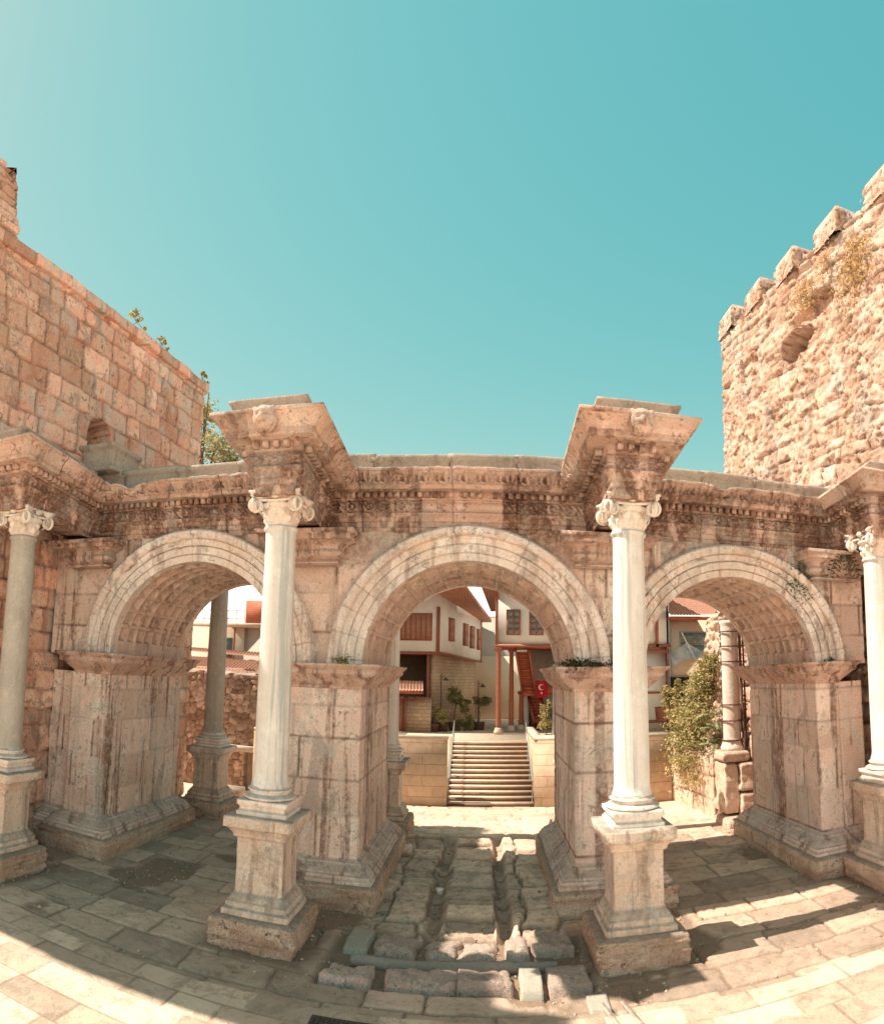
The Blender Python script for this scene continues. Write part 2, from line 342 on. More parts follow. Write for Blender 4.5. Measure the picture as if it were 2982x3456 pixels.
# wall above the piers
def wallface(y, flip, seed):
    xs = np.arange(-9.72, 8.9, .05); zs = np.arange(4.55, ZT+.01, .05); X, Z = np.meshgrid(xs, zs, indexing='ij')
    g, t = ash(X, Z, (.55, .8), (.8, 1.7), seed, z0=.2, jit=.03)
    h = .012*fbm(X*2, Z*2, 4, seed)-.014*(1-sm(0, .03, g))+.014*t-.03*sm(.14, .3, fbm(X*2.3, Z*2.3, 4, seed+5))
    Yv = y-h if not flip else y+h
    V = np.stack([X, Yv, Z], -1)
    xc = (X[:-1, :-1]+.025); zc = (Z[:-1, :-1]+.025); keep = np.ones(xc.shape, bool)
    for cx, r in (LA, CA, RA): keep &= ~((np.hypot(xc-cx, zc-ZC) < r+.3) | ((abs(xc-cx) < r+.3) & (zc < ZC)))
    return MB().grid(V, (t, 1-sm(.0, .03, g)), flip=flip, keep=keep)
mb = wallface(YF, False, 41); mb2 = wallface(YB, True, 42)
mb.add(np.vstack(mb2.v), np.array(mb2.f), (np.concatenate(mb2.t), np.concatenate(mb2.j)))
mb.box(-9.72, 8.9, YF+.05, YB-.05, 7.25, 8.45)
gw = mb.build('wall', M['gate'], gate, warp=warp, smooth=True)

def vault(cx, r, seed, nth, nd):
    th0 = .13; L = YB-YF-.02
    na, nb = int(pi*r/.022), int(L/.024)
    T, Dp = np.meshgrid(np.linspace(0, pi, na), np.linspace(0, L, nb), indexing='ij')
    u = (T-th0)/(pi-2*th0)*nth; v = (Dp-.22)/(L-.44)*nd
    cell = (u > 0) & (u < nth) & (v > 0) & (v < nd)
    fu = np.abs(u-np.floor(u)-.5)*2; fv = np.abs(v-np.floor(v)-.5)*2; m = np.maximum(fu, fv)
    rr = np.hypot(fu, fv); an = np.arctan2(fv, fu)
    dep = .08*(m < .80)+.08*(m < .64)+.13*(m < .47)
    rg = _h(np.floor(u), np.floor(v), seed)
    ros = (rr < .46)*(.12*np.clip(1-rr/.46,0,1)**.5*(.75+.3*np.cos(8*an*(1+0*rg))))*(rg > .12)
    dep = np.where(cell, dep*(.8+.4*rg)-ros, .0)+.007*fbm(T*6, Dp*3, 4, seed)
    ring = (.012*((Dp < .1) & (Dp > .06)))
    R = r+np.clip(dep, -.02, .4)+ring
    V = np.stack([cx+R*np.cos(T), YF+.01+Dp, ZC+R*np.sin(T)], -1)
    b = MB().grid(V, .5+.5*(rg-.5)*cell)
    b.build('vault', M['vault'], gate, warp=warp)
def archivolt(cx, r, y, sgn, seed, pale):
    # profile across the band: radius offset, protrusion
    pr = [(-.0, -.25), (0, .04), (.15, .045), (.152, .015), (.168, .015), (.17, .08), (.33, .085), (.332, .05), (.348, .05), (.35, .12), (.48, .13), (.49, .10), (.50, .18), (.55, .22), (.65, .22), (.70, .17), (.71, .0), (.71, -.05)]
    P, _ = resamp(pr, .018); na = int(pi*(r+.4)/.03); T = np.linspace(0, pi, na)[:, None]; ro = P[:, 0][None]; d = P[:, 1][None]
    s = T*(r+.4)
    orn = np.where((ro > .50) & (ro < .69), .03*np.abs(np.sin(pi*s/.11))**.7-.015, 0)+np.where((ro > .47) & (ro <= .50), .01*np.sin(pi*s/.03), 0)+np.where((ro > .325) & (ro < .35), .012*np.sign(np.sin(pi*s/.035)), 0)
    vs, tone = ash(s, ro*0+.3, (2, 3), (.35, .6), seed, z0=-1)
    er = fbm(s*1.8, ro*4, 4, seed)
    d = d*(1-.45*pale*(ro > .01)*(ro < .49))+.02*pale*(ro > .01)*(ro < .49)
    hh = d+orn*(1-.6*pale)-.012*(1-sm(0, .015, vs))+.02*fbm(s*5, ro*6, 3, seed+1)-.09*sm(.15, .3, er)*(ro > .3)*(1-pale*.7)
    V = np.stack([cx+(r+ro)*np.cos(T)+0*hh, y-sgn*hh, ZC+(r+ro)*np.sin(T)+0*hh], -1)
    MB().grid(V, (tone, (1-sm(0, .018, vs))+0*hh), flip=(sgn < 0)).build('archivolt', M['arch'], gate, warp=warp)
for i, ((cx, r), nth) in enumerate(zip((LA, CA, RA), (15, 15, 14))):
    vault(cx, r, 50+i, nth, 8 if i != 1 else 8)
    archivolt(cx, r, YF, 1, 60+i, 1. if i == 1 else .15); archivolt(cx, r, YB, -1, 70+i, .5)

# entablature
COLS = [(-8.8, -.38), (-3.17, 0.), (2.84, 0.), (8.44, .73)]
RH = .37
pth = [(-9.75, YF)]
for cx, cy in COLS:
    if cx > -9 : pth += [(cx-RH, YF), (cx-RH, cy-.5), (cx+RH, cy-.5), (cx+RH, YF)]
pth += [(9.0, YF)]
ENT = [(-.02, 7.27), (.0, 7.28), (.0, 7.385), (.03, 7.39), (.03, 7.49), (.06, 7.50), (.06, 7.575), (.09, 7.60), (.13, 7.64), (.13, 7.67), (.05, 7.68),
       (.06, 7.72), (.09, 7.78), (.09, 7.84), (.06, 7.90), (.05, 7.92), (.11, 7.93), (.14, 7.95), (.14, 8.06), (.40, 8.075), (.42, 8.085), (.42, 8.155), (.455, 8.16), (.455, 8.185), (.47, 8.20), (.49, 8.25), (.54, 8.32), (.59, 8.365), (.60, 8.38), (.635, 8.385), (.635, 8.44), (.3, 8.45), (-.3, 8.46)]
def entdisp(S, Z, D, X, Y):
    plain = sm(-.9, -.86, X)*(1-sm(.72, .76, X))*(Y > 1.9)
    clean = np.zeros_like(X)
    for cx, cy in COLS: clean = np.maximum(clean, (Y < cy+.75)*(np.abs(X-cx) < .7)*1.)
    fr = (Z > 7.7)&(Z < 7.915)
    p = .34; xx = ((S/p) % 1-.5)*2; zz = (Z-7.81)/.1; rr = np.hypot(xx*1.5, zz); an = np.arctan2(zz, xx*1.5)
    ros = .055*np.cos(an*8)*(rr < .7)*(rr > .2)+.06*(rr < .22)+.06*(np.abs(rr-.95) < .16)-.05*(rr > .7)*(rr < .79)+.045*np.sin(S*60+Z*50)*(rr > 1.15)
    wh = .05*np.sin(2*pi*S/.17+2.5*np.sin(Z*40))*np.cos(Z*45+S*9)
    sel = np.where(Y > 1.9, ros, wh)
    h = fr*sel*(1-plain)
    sima = (Z > 8.16)&(Z < 8.40)
    p = .40; xx = ((S/p) % 1-.5)*2; zz = (Z-8.17)/.22; an = np.arctan2(zz+.25, xx); rr = np.hypot(xx*.9, zz*.9+.1)
    pal = .10*(np.cos(an*9)*.5+.2)*(rr < .95)-.15*(np.abs(np.abs(xx)-.72) < .16)*(zz > .15)*(zz < .75)-.05*(np.abs(xx) < .10)*(zz > .3)
    h = h+sima*pal*(1-clean)
    h = h+.02*(np.abs(np.sin(pi*S/.07))-.5)*((Z > 7.58)&(Z < 7.66)|(Z > 7.92)&(Z < 7.97))+.012*np.sign(np.sin(pi*S/.03))*((Z > 7.375)&(Z < 7.40)|(Z > 7.485)&(Z < 7.51)|(Z > 8.13)&(Z < 8.165))*(1-plain*.5)
    er = fbm(S*1.3, Z*1.5, 4, 91); h = h-.10*sm(.13, .3, er)*(Z > 7.3)*(1-clean*.95)*sm(0, .2, D+.05)+.02*fbm(S*6, Z*6, 3, 92)*(1-.8*clean)
    g, t = ash(S, Z*0+.3, (3, 4), (1.2, 2.2), 93, z0=-1); h = h-.03*(1-sm(0, .025, g))
    tn = np.clip(.35+.3*t+.4*fbm(S*.9, Z*3, 3, 95), 0, .95); tn = np.where((plain > .5)|((clean > .5)&(Z > 8.17)&(Z < 8.42)&(fbm(S*1.5, Z*3, 3, 96) < .08)), 1.12, tn)
    return h, tn, 1-sm(0, .02, g)
V, t = sweep(pth, ENT, False, .025, .02, entdisp)
S1 = np.cumsum(np.concatenate([[0], np.hypot(*(np.diff(V[:, 0, :2], axis=0).T))]))
top = V[:, :, 2] > 8.28
inr = 1.-np.clip(sum(((np.abs(V[:, :, 0]-cx) < 1.1)&(V[:, :, 1] < cy+1.2)) for cx, cy in COLS), 0, 1)
V[:, :, 2] -= top*inr*(np.clip(.16*sm(.02, .26, fbm(S1[:, None]*.9, 0*V[:, :, 2], 4, 97))+.05*fbm(S1[:, None]*5, 0*V[:, :, 2], 3, 98), -.02, .2))
mb = MB().grid(V, t)
# soffits and covers of the projecting parts
for cx, cy in COLS:
    mb.box(cx-RH, cx+RH, cy-.49, YF+.1, 7.275, 7.35); mb.box(cx-RH-.05, cx+RH+.05, cy-.5, YF+.1, 8.3, 8.452)
bk = [(8.9, YB), (-9.75, YB)]
V, t = sweep(bk, ENT, False, .2, .05); mb.grid(V)
ent = mb.build('entablature', M['carved'], gate, warp=warp)
mb = MB()
for a, b in zip(pth[:-1], pth[1:]):
    a = np.array(a); b = np.array(b); L = np.linalg.norm(b-a); d = (b-a)/L; n = np.array([d[1], -d[0]]); k = int(L/.15)
    for i in range(k):
        c = a+d*(i+.5)*L/k
        if random.random() < .06: continue
        e = .0
        q = [c+d*sx*.045+n*sy for sx in (-1, 1) for sy in (.12, .27)]
        V = [(p[0], p[1], z) for z in (7.955, 8.066) for p in q]
        mb.add(V, [(0, 1, 3, 2), (4, 6, 7, 5), (0, 4, 5, 1), (2, 3, 7, 6), (1, 5, 7, 3), (0, 2, 6, 4)])
mb.build('dentil', M['carved'], gate, warp=warp)['kind'] = 'stuff'
# attic slabs behind the cornice, caps over the column projections, lion heads
mb = MB()
x = -9.4
k = 0
while x < 8.7:
    L = 1.15+.5*_h(np.array(float(k)), np.array(3.), 2); x1 = min(x+L, 8.8); z = 8.93+.02*sin(k*2.1)
    V, t = sweep(rect(x, x1-.015, 2.02, 5.4), [(0, 8.4), (0, z-.16), (.05, z-.12), (.05, z-.03), (.02, z), (-.2, z+.001)], True, .12, .05, lambda S, Z, D, X, Y: .03*fbm(S*3, Z*5, 3, 5))
    b0 = mb.n; mb.grid(V, .4+.3*((k*7) % 5)/4, wrap=True); n, m = V.shape[:2]; mb.f.append(tuple(b0+i*m+m-1 for i in range(n)))
    x = x1; k += 1
mb.build('attic_slab', M['attic'], gate, warp=warp)
for cx, cy in COLS:
    mb = MB(); addsweep(mb, rect(cx-.66, cx+.66, cy-.95, 1.2), [(0, 8.44), (.0, 8.60), (.04, 8.63), (.04, 8.68), (.0, 8.70)], True, .1, .04, lambda S, Z, D, X, Y: .02*fbm(S*3, Z*5, 3, 5), cap=True); mb.build('coping_slab', M['attic'], gate, warp=warp)
mb = MB(); addsweep(mb, rect(-8.95, -8.05, 1.7, 2.9), [(.06, 8.9), (.06, 9.0), (0, 9.04), (0, 9.4), (.07, 9.48), (.07, 9.56), (0, 9.58)], True, .1, .04, cap=True)
mb.build('coping_slab', M['attic'], gate, warp=warp)
for cx, cy in COLS[1:3]:
    mb = MB(); nt, npn = 40, 28
    T, Ph = np.meshgrid(np.linspace(0, 2*pi, nt), np.linspace(0, pi, npn), indexing='ij')
    x = np.sin(Ph)*np.cos(T); z = np.cos(Ph)*1.; y = -np.sin(Ph)*np.sin(T)*.9
    f = (y < 0)
    sn = .35*np.exp(-((x/.35)**2+((z+.25)/.35)**2))*f; eye = -.2*(np.exp(-(((np.abs(x)-.38)/.16)**2+((z-.12)/.13)**2)))*f; br = .12*np.exp(-((z-.32)/.12)**2)*f*(np.abs(x) < .7)
    ear = .3*np.exp(-(((np.abs(x)-.72)/.16)**2+((z-.62)/.18)**2)); mo = -.25*np.exp(-((x/.3)**2+((z+.62)/.08)**2))*f
    r = .21*(1+sn+1.4*eye+br+ear+mo+.05*np.cos(14*T)*(np.abs(y) < .45))
    mb.grid(np.stack([cx+r*x*.95, cy-1.06+r*y, 8.27+r*z*1.05], -1))
    mb.build('lion_head', M['carved'], ent, warp=warp, smooth=True)
# brackets on the wall under the projecting entablature
def bracket(x0, x1, zt, zb, name='bracket'):
    mb = MB(); h = zt-zb
    prof = [(.2, zb), (.34, zb+.02), (.34, zb+.06), (.26, zb+.08)]+[(.28+.22*t+.07*sin(t*2*pi), zb+.1+t*h*.52) for t in np.linspace(0, 1, 9)]+[(.58, zb+.1+h*.56), (.58, zb+.1+h*.68), (.66, zt-.08), (.66, zt-.01), (0, zt)]
    P = [(x0, YF+.1), (x0, YF+.02), (x1, YF+.02), (x1, YF+.1)]
    def f(S, Z, D, X, Y): return .02*np.sign(np.sin(2*pi*X/.09))*((Z > zb+.1)&(Z < zb+.1+h*.52))+.02*(np.abs(np.sin(pi*X/.07))-.5)*((Z > zb+.1+h*.56)&(Z < zb+.1+h*.68))+.012*fbm(S*6, Z*6, 3, 3)
    P = [(x0+.40, YF), (x0+.40, YF-.005), (x1-.40, YF-.005), (x1-.40, YF)]
    addsweep(mb, P, prof, False, .02, .02, f); mb.build(name, M['carved'], gate, warp=warp)
bracket(-3.95, -2.42, 7.26, 6.58); bracket(2.1, 3.55, 7.26, 6.60); bracket(-9.25, -7.95, 7.22, 6.6); bracket(7.35, 8.7, 7.22, 6.55)

# ------------------------------------------------------------------ columns
def volute(mb, c, ax, r=.13, s=1):
    """spiral in the plane spanned by ax (horizontal) and z, c = eye"""
    ax = Vector(ax); pts = []; rad = []; n_ = ax.cross(Vector((0, 0, 1))); mb.tube([Vector(c)-n_*.07, Vector(c)+n_*.02], r*.86, 16); mb.tube([Vector(c)-n_*.02, Vector(c)+n_*.06], .03, 8)
    for k in range(34):
        t = k/33; a = pi/2+s*-t*2*2*pi*.95; rr = r*(1-t*.82); pts.append(Vector(c)+ax*rr*cos(a)+Vector((0, 0, rr*sin(a)))); rad.append(.032*(1-t*.55))
    mb.tube(pts, rad, 7)
def capital(mb, cx, cy, z0):
    def bell(T, Z):
        z = Z; l1 = np.maximum(0, np.cos(T*8))**.5*np.exp(-((z-.14)/.07)**2)*.05; l2 = np.maximum(0, -np.cos(T*8))**.5*np.exp(-((z-.24)/.06)**2)*.05
        return l1+l2+.008*np.cos(T*32)*(z > .02)*(z < .3)
    pr = [(.262, 0)]+[(.262+.012*sin(t*pi)+.05*t*t, .01+t*.30) for t in np.linspace(0, 1, 24)]
    mb.lathe(pr, (cx, cy, z0), 96, bell)
    mb.lathe([(.30, .30), (.35, .33), (.37, .37), (.35, .42), (.30, .44)], (cx, cy, z0), 72, lambda T, Z: .02*np.abs(np.sin(T*12)))
    a = .45      # abacus with hollow sides
    P = []
    for k in range(4):
        for t in np.linspace(-1, 1, 9)[:-1]:
            d = a-.10*(1-t*t); an = k*pi/2-pi/2; x, y = t*a*.98, -d
            P.append((cx+x*cos(k*pi/2)-y*sin(k*pi/2), cy+x*sin(k*pi/2)+y*cos(k*pi/2)))
    V = np.array([[(p[0]+(p[0]-cx)*e, p[1]+(p[1]-cy)*e, z0+z) for e, z in ((-.08, .46), (-.04, .49), (0, .50), (.0, .54), (.05, .56), (.05, .60))] for p in P])
    b0 = mb.n; mb.grid(V, wrap=True); n, m = V.shape[:2]; mb.f.append(tuple(b0+i*m+m-1 for i in range(n))); mb.f.append(tuple(b0+i*m for i in range(n-1, -1, -1)))
    for k in range(4):
        R = Matrix.Rotation(k*pi/2, 3, 'Z')
        for s in (-1, 1):
            c = R@Vector((s*.35, -.38, .345)); ax = R@Vector((1, 0, 0)); volute(mb, (cx+c.x, cy+c.y, z0+c.z), ax, .135, s)
            c2 = R@Vector((s*.37, -.37, .33)); mb.tube([(cx+c2.x*.7, cy+c2.y*.7, z0+.2), (cx+c2.x, cy+c2.y, z0+.3), (cx+c2.x*1.04, cy+c2.y*1.04, z0+.5)], [.02, .05, .03], 8)
        c = R@Vector((0, -.37, .53)); mb.lathe([(.0, -.07), (.06, -.05), (.085, 0), (.06, .05), (0, .07)], (cx+c.x, cy+c.y, z0+c.z), 14)
        p0 = R@Vector((-.33, -.36, .45)); p1 = R@Vector((0, -.35, .43)); p2 = R@Vector((.33, -.36, .45))
        mb.tube([(cx+p.x, cy+p.y, z0+p.z) for p in (p0, p1, p2)], .028, 7)
def column(cx, cy, mat, label, seed, pz=0., full=True, ztop=6.93, plinth=True, zb=2.02):
    q = rect(cx-.001, cx+.001, cy-.001, cy+.001)
    mb = MB(); zs = np.linspace(2.50, ztop, 60); pr = [(.33, 2.47), (.33, 2.52), (.318, 2.54), (.304, 2.60)]+[(.298-.035*((z-2.5)/4.43)**1.6, z) for z in zs[2:-3]]+[(.272, ztop-.09), (.268, ztop-.08), (.30, ztop-.06), (.305, ztop-.03), (.29, ztop)]
    mb.lathe(pr, (cx, cy, 0), 56, lambda T, Z: .004*fbm(T*4, Z*2, 3, seed))
    sh = mb.build('column', mat, gate, warp=warp if full else None, smooth=True); sh['label'] = label
    mb = MB()
    an = [(.30, 2.16)]+[(.375+.05*sin(t*pi), 2.165+.11*t) for t in np.linspace(0, 1, 8)]+[(.365, 2.28), (.34, 2.30), (.335, 2.34), (.36, 2.36)]+[(.35+.03*sin(t*pi), 2.36+.07*t) for t in np.linspace(0, 1, 6)]+[(.33, 2.44), (.33, 2.475)]
    mb.lathe([(r+.03 if z < 2.3 else r, z+.12-.10*(z-2.16)/.315) for r, z in an], (cx, cy, 0), 56, lambda T, Z: .012*fbm(T*3, Z*9, 3, seed))
    addsweep(mb, rect(cx-.43, cx+.43, cy-.43, cy+.43), [(-.1, 2.01), (0, 2.02), (0, 2.10), (-.02, 2.11), (-.05, 2.15), (-.02, 2.20), (.0, 2.21), (.0, 2.285), (-.2, 2.29)], True, .05, .03, lambda S, Z, D, X, Y: .02*fbm(S*3+cx, Z*6, 3, seed), cap=True)
    mb.build('base', M['cap'], sh, smooth=False)
    mb = MB(); H = .40
    PP = [(.17, .47), (.17, .56), (.15, .58), (.12, .60), (.12, .66), (.10, .68), (.05, .76), (.01, .81), (0, .84), (0, 1.64), (.01, 1.67), (.05, 1.69), (.06, 1.74), (.10, 1.80), (.14, 1.84), (.19, 1.86), (.19, 2.02), (.17, 2.04), (-.2, 2.045)]
    def pd(S, Z, D, X, Y):
        a = np.where(np.abs(np.abs(Y-cy)-H) < .002, np.abs(X-cx), np.abs(Y-cy)); e = np.minimum(H-a, np.minimum(Z-.84, 1.64-Z))
        fr = ((e > .075)&(e < .09))*-.014+(e >= .09)*-.006
        return fr*((Z > .84)&(Z < 1.64))+.012*fbm(S*3+cx, Z*4, 4, seed+3)-.05*sm(.17, .3, fbm(S*2.6+cx, Z*5, 4, seed+9))*(D > .12)
    addsweep(mb, rect(cx-H, cx+H, cy-H, cy+H), PP, True, .03, .025, pd, cap=True)
    mb.build('pedestal', M['pedestal'], sh, smooth=False)
    if plinth:
        mb = MB(); addsweep(mb, rect(cx-.70, cx+.70, cy-.70, cy+.70), [(-.03, -.35), (.0, .0), (.02, .12), (.04, .3), (.02, .45), (-.05, .475), (-.3, .48)], True, .035, .025, rocky(seed+1, .035), cap=True)
        mb.build('plinth', M['plinth'], sh, smooth=True)
    if full:
        mb = MB(); capital(mb, cx, cy, ztop-.005)
        def w2(V): V = V.copy(); up = (ztop-4.4)/4; V[:, 2] += -(.010 if cx < 0 else .026)*cx*up; return V
        mb.build('capital', M['cap'], sh, smooth=False, warp=w2)
    return sh
column(*COLS[0], M['granite'], 'grey speckled granite column at the far left edge', 101)
column(*COLS[1], M['white'], 'white marble column with grey streaks left of the central arch', 102)
column(*COLS[2], M['white'], 'white marble column right of the central arch', 103)
column(*COLS[3], M['white'], 'sunlit white marble column at the far right edge', 104)
column(-7.74, 7.7, M['granite'], 'shaded grey column behind the left arch', 105, ztop=7.0, full=False)
column(-2.33, 7.7, M['white'], 'rear column glimpsed past the left side of the central arch', 106, ztop=7.0, full=False)
column(2.98, 7.7, M['white'], 'rear column hidden past the right side of the central arch', 107, ztop=7.0, full=False)

# ------------------------------------------------------------------ towers
def solid_tower(name, pts, z0, z1, disp, mat, label, ds=.05, cat='tower'):
    t = thing(name, label, cat, (pts[0][0], pts[0][1], 0))
    mb = MB(); V, tone = sweep(pts, [(0, z0), (0, z1)], False, ds, ds, disp); mb.grid(V, tone)
    return t, mb
XL = lambda y: -9.75+.08*(y-2)
def ldisp(S, Z, D, X, Y):
    g, t = ash(S, Z, (.40, .74), (.38, 1.15), 201, z0=-.3, jit=.09)
    h = -.07*(1-sm(0, .045, g))+.06*(t-.5)+.09*fbm(S*3, Z*3, 5, 202)-.07*sm(.08, .25, fbm(S*2.6, Z*2.6, 4, 203))*sm(.02, .1, g)
    
    # arched opening
    yc, hw, zb, zs = 3.3, .46, 9.9, 10.6
    dx = np.abs(Y-yc); ins = (X > -10.2)&(((dx < hw)&(Z > zb)&(Z < zs))|((np.hypot(dx, Z-zs) < hw)&(Z >= zs)))
    r = np.hypot(dx, np.maximum(Z-zs, 0)); an = np.arctan2(Z-zs, Y-yc)
    vs = (r > hw)&(r < hw+.28)&(Z > zs)&(X > -10.4)
    h = np.where(vs, .02-.03*(np.abs(np.sin(an*5)) < .12), h)
    h = np.where(ins, -2.6, h)
    return h, t, (1-sm(0.01, .05, g))*(.6+.8*vn(S*3, Z*3, 5))*(r > hw+.02)
lp = [(-16, -2.25), (XL(-2.25)-.1, -2.25), (XL(-2.25), -2.15), (XL(8.8), 8.8), (XL(8.8)-.12, 8.9), (-16, 8.9)]
tl, mb = solid_tower('left_tower', lp, 0, 14.3, ldisp, M['towl'], 'tall orange ashlar tower with small arched window behind left end of gate', .05)
mb.box(-16, -10.2, -2.1, 8.7, 14.15, 14.38)
mb.build('wall', M['towl'], tl, smooth=True)
mb = MB()
def tdisp(S, Z, D, X, Y):
    g, t = ash(S, Z, (.3, .5), (.5, 1.2), 211, z0=.1, jit=.05)
    return -.06*(1-sm(0, .05, g))+.26*fbm(S*1.6, Z*1.6, 5, 212)+.10*(t-.5)-.12*sm(0, 1, (Z-14.3)/4), t, 1-sm(0.01, .05, g)
V, t = sweep([(-12.6, -2.3), (-10.2, -2.3), (-9.95, -.15), (-12.6, -.05)], [(0, 14.3), (0, 17.7)], True, .05, .06, tdisp)
V[:, :, 2] = 14.3+(V[:, :, 2]-14.3)*(1-.46*sm(-1.45, -1.0, V[:, :, 1]+.3*fbm(V[:, :, 1]*2, V[:, :, 0], 3, 3)))  # out-of-view near end made taller to cast the forecourt shadow
b0 = mb.n; mb.grid(V, t, wrap=True); n, m = V.shape[:2]; mb.f.append(tuple(b0+i*m+m-1 for i in range(n)))
mb.build('turret', M['towl'], tl)
def cpd(S, Z, D, X, Y):
    g, t = ash(S, Z*0+.3, (3, 4), (.7, 1.3), 215, z0=-1); return (-.05*(1-sm(0, .03, g))+.05*fbm(S*3, Z*4, 4, 216)+.04*(t-.5))*(D > -.1), t, (1-sm(0, .03, g))*(D > -.1)
mb = MB(); V, t = sweep(lp, [(-.1, 14.0), (.10, 14.02), (.12, 14.05), (.12, 14.30), (.08, 14.34), (-.5, 14.36)], False, .05, .04, cpd); V[:, :, 2] += .07*fbm(V[:, :, 1]*1.2, V[:, :, 0], 4, 217)*(V[:, :, 2] > 14.2); mb.grid(V, t); mb.build('coping', M['towl'], tl)

XR = lambda y: 9.5-.15*(y-2)
def rdisp(S, Z, D, X, Y):
    g, t = ash(S, Z, (.30, .62), (.35, 1.05), 221, z0=-.3, jit=.16)
    f, vid, f1 = voro(S*3.0+.7*fbm(S*2, Z*2, 3, 241), Z*5.2+.7*fbm(S*2+5, Z*2, 3, 242), 222, 1.)
    k = sm(-.06, .10, fbm(S*.45+3, Z*.45, 3, 223)+.1*sm(9, 14, Z)-.04)
    big = -.08*(1-sm(0, .05, g))+.06*(t-.5)+.10*fbm(S*3, Z*3, 5, 224)
    sml = .05*sm(0, .10, f)-.04+.07*(vid-.5)+.035*fbm(S*8, Z*8, 4, 240)
    h = big*(1-k)+sml*k+.10*fbm(S*.9, Z*.9, 3, 225)+.035*fbm(S*10, Z*10, 4, 226)-.05*sm(.7, 1., 1-np.abs(fbm(S*1.6, Z*3.2, 5, 243))*5)
    h = h-.08*sm(.13, .18, fbm(S*1.5, Z*3.5, 5, 227))
    dd = np.hypot((Y-5.0)/.75, (Z-13.9)/.55)+.8*fbm(S*2, Z*2, 3, 228); h = h-2.2*(1-sm(.72, .9, dd))*(X < 12)
    dd = np.hypot((Y-4.1)/.9, (Z-14.6)/.35)+.9*fbm(S*2, Z*2, 3, 229); h = h-.35*(1-sm(.7, 1.0, dd))*(X < 12)
    dd = np.hypot((Y-7.9)/.12, (Z-14.3)/.45); h = h-.3*(dd < 1)*(X < 12)
    return h, np.clip(t*(1-k)+vid*k, 0, 1), np.clip((1-sm(0, .05, g))*(1-k)+(1-sm(.0, .13, f))*k, 0, 1)*.9
rp = [(16, 9.4), (XR(9.4)+.12, 9.4), (XR(9.3), 9.28), (XR(-3.6), -3.6), (16, -3.7)]
tr, mb = solid_tower('right_tower', rp, 0, 16.3, rdisp, M['towr'], 'high sunlit rubble tower with pointed battlements at the right edge', .05)
mb.box(9.6, 16, -3.5, 9.1, 16.1, 16.25)
mb.build('wall', M['towr'], tr, smooth=True)
for i, (y0, y1) in enumerate([(8.3, 9.38), (6.55, 7.65), (4.8, 5.9), (2.85, 3.95), (.8, 1.9), (-1.2, -.1)]):
    x = XR((y0+y1)/2); mb = MB()
    def md(S, Z, D, X, Y): 
        f, vid, _ = voro(S*3.4, Z*4.+i*7, 230+i); q = (Z < 16.8); return (.07*sm(0, .15, f)-.03+.08*fbm(S*2+i*3, Z*2, 4, 231+i))*q, vid, (1-sm(0, .13, f))*q*.8
    V, t = sweep(rect(x-.02, x+.72, y0, y1), [(0, 16.15), (0, 16.85), (-.12, 17.02), (-.24, 17.16)], True, .05, .05, md)
    b0 = mb.n; mb.grid(V, t, wrap=True); n, m = V.shape[:2]; mb.f.append(tuple(b0+k*m+m-1 for k in range(n)))
    mb.build('merlon', M['towr'], tr)
# ------------------------------------------------------------------ ground
def pave_mat():
    g = G('worn_paving'); tn = g.attr('tone'); dt = g.attr('dirt'); lt = g.attr('light')
    n1 = g.noise(g.map((1.2, 1.2, 1.2)), 1, 6, .65, .5); mid = g.noise(g.map((6, 6, 6)), 1, 6, .7); fine = g.noise(g.map((30, 30, 30)), 1, 4, .75)
    c = g.mix(g.ramp(n1, .35, .65), (.60, .455, .36), (.48, .36, .285))
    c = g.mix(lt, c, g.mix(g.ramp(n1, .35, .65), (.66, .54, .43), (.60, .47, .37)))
    c = g.mix(1., c, g.mix(tn, (.62, .63, .62), (1.34, 1.3, 1.26)), 'MULTIPLY'); big = g.noise(g.map((2.6,)*3, loc=(4, 4, 4)), 1, 7, .75, .8); c = g.mix(g.ramp(big, .50, .60, 0, .42), c, (.24, .19, .15)); c = g.mix(g.ramp(big, .42, .3, 0, .5), c, (.5, .43, .35))
    d = g.ma('MAXIMUM', dt, g.ramp(g.ma('MULTIPLY', mid, n1), .3, .42, 0, .5)); c = g.mix(d, c, g.mix(fine, (.17, .11, .075), (.36, .26, .19)))
    c = g.mix(g.ramp(fine, .55, .75, 0, .35), c, (.13, .1, .08))
    b = g.bump(mid, .9, .05); b = g.bump(fine, .9, .015, b)
    return g.out(c, .75, b)
M['pave'] = pave_mat()
def setattr_(me, n, a): me.attributes.new(n, 'FLOAT', 'POINT').data.foreach_set('value', np.asarray(a, np.float32).ravel())
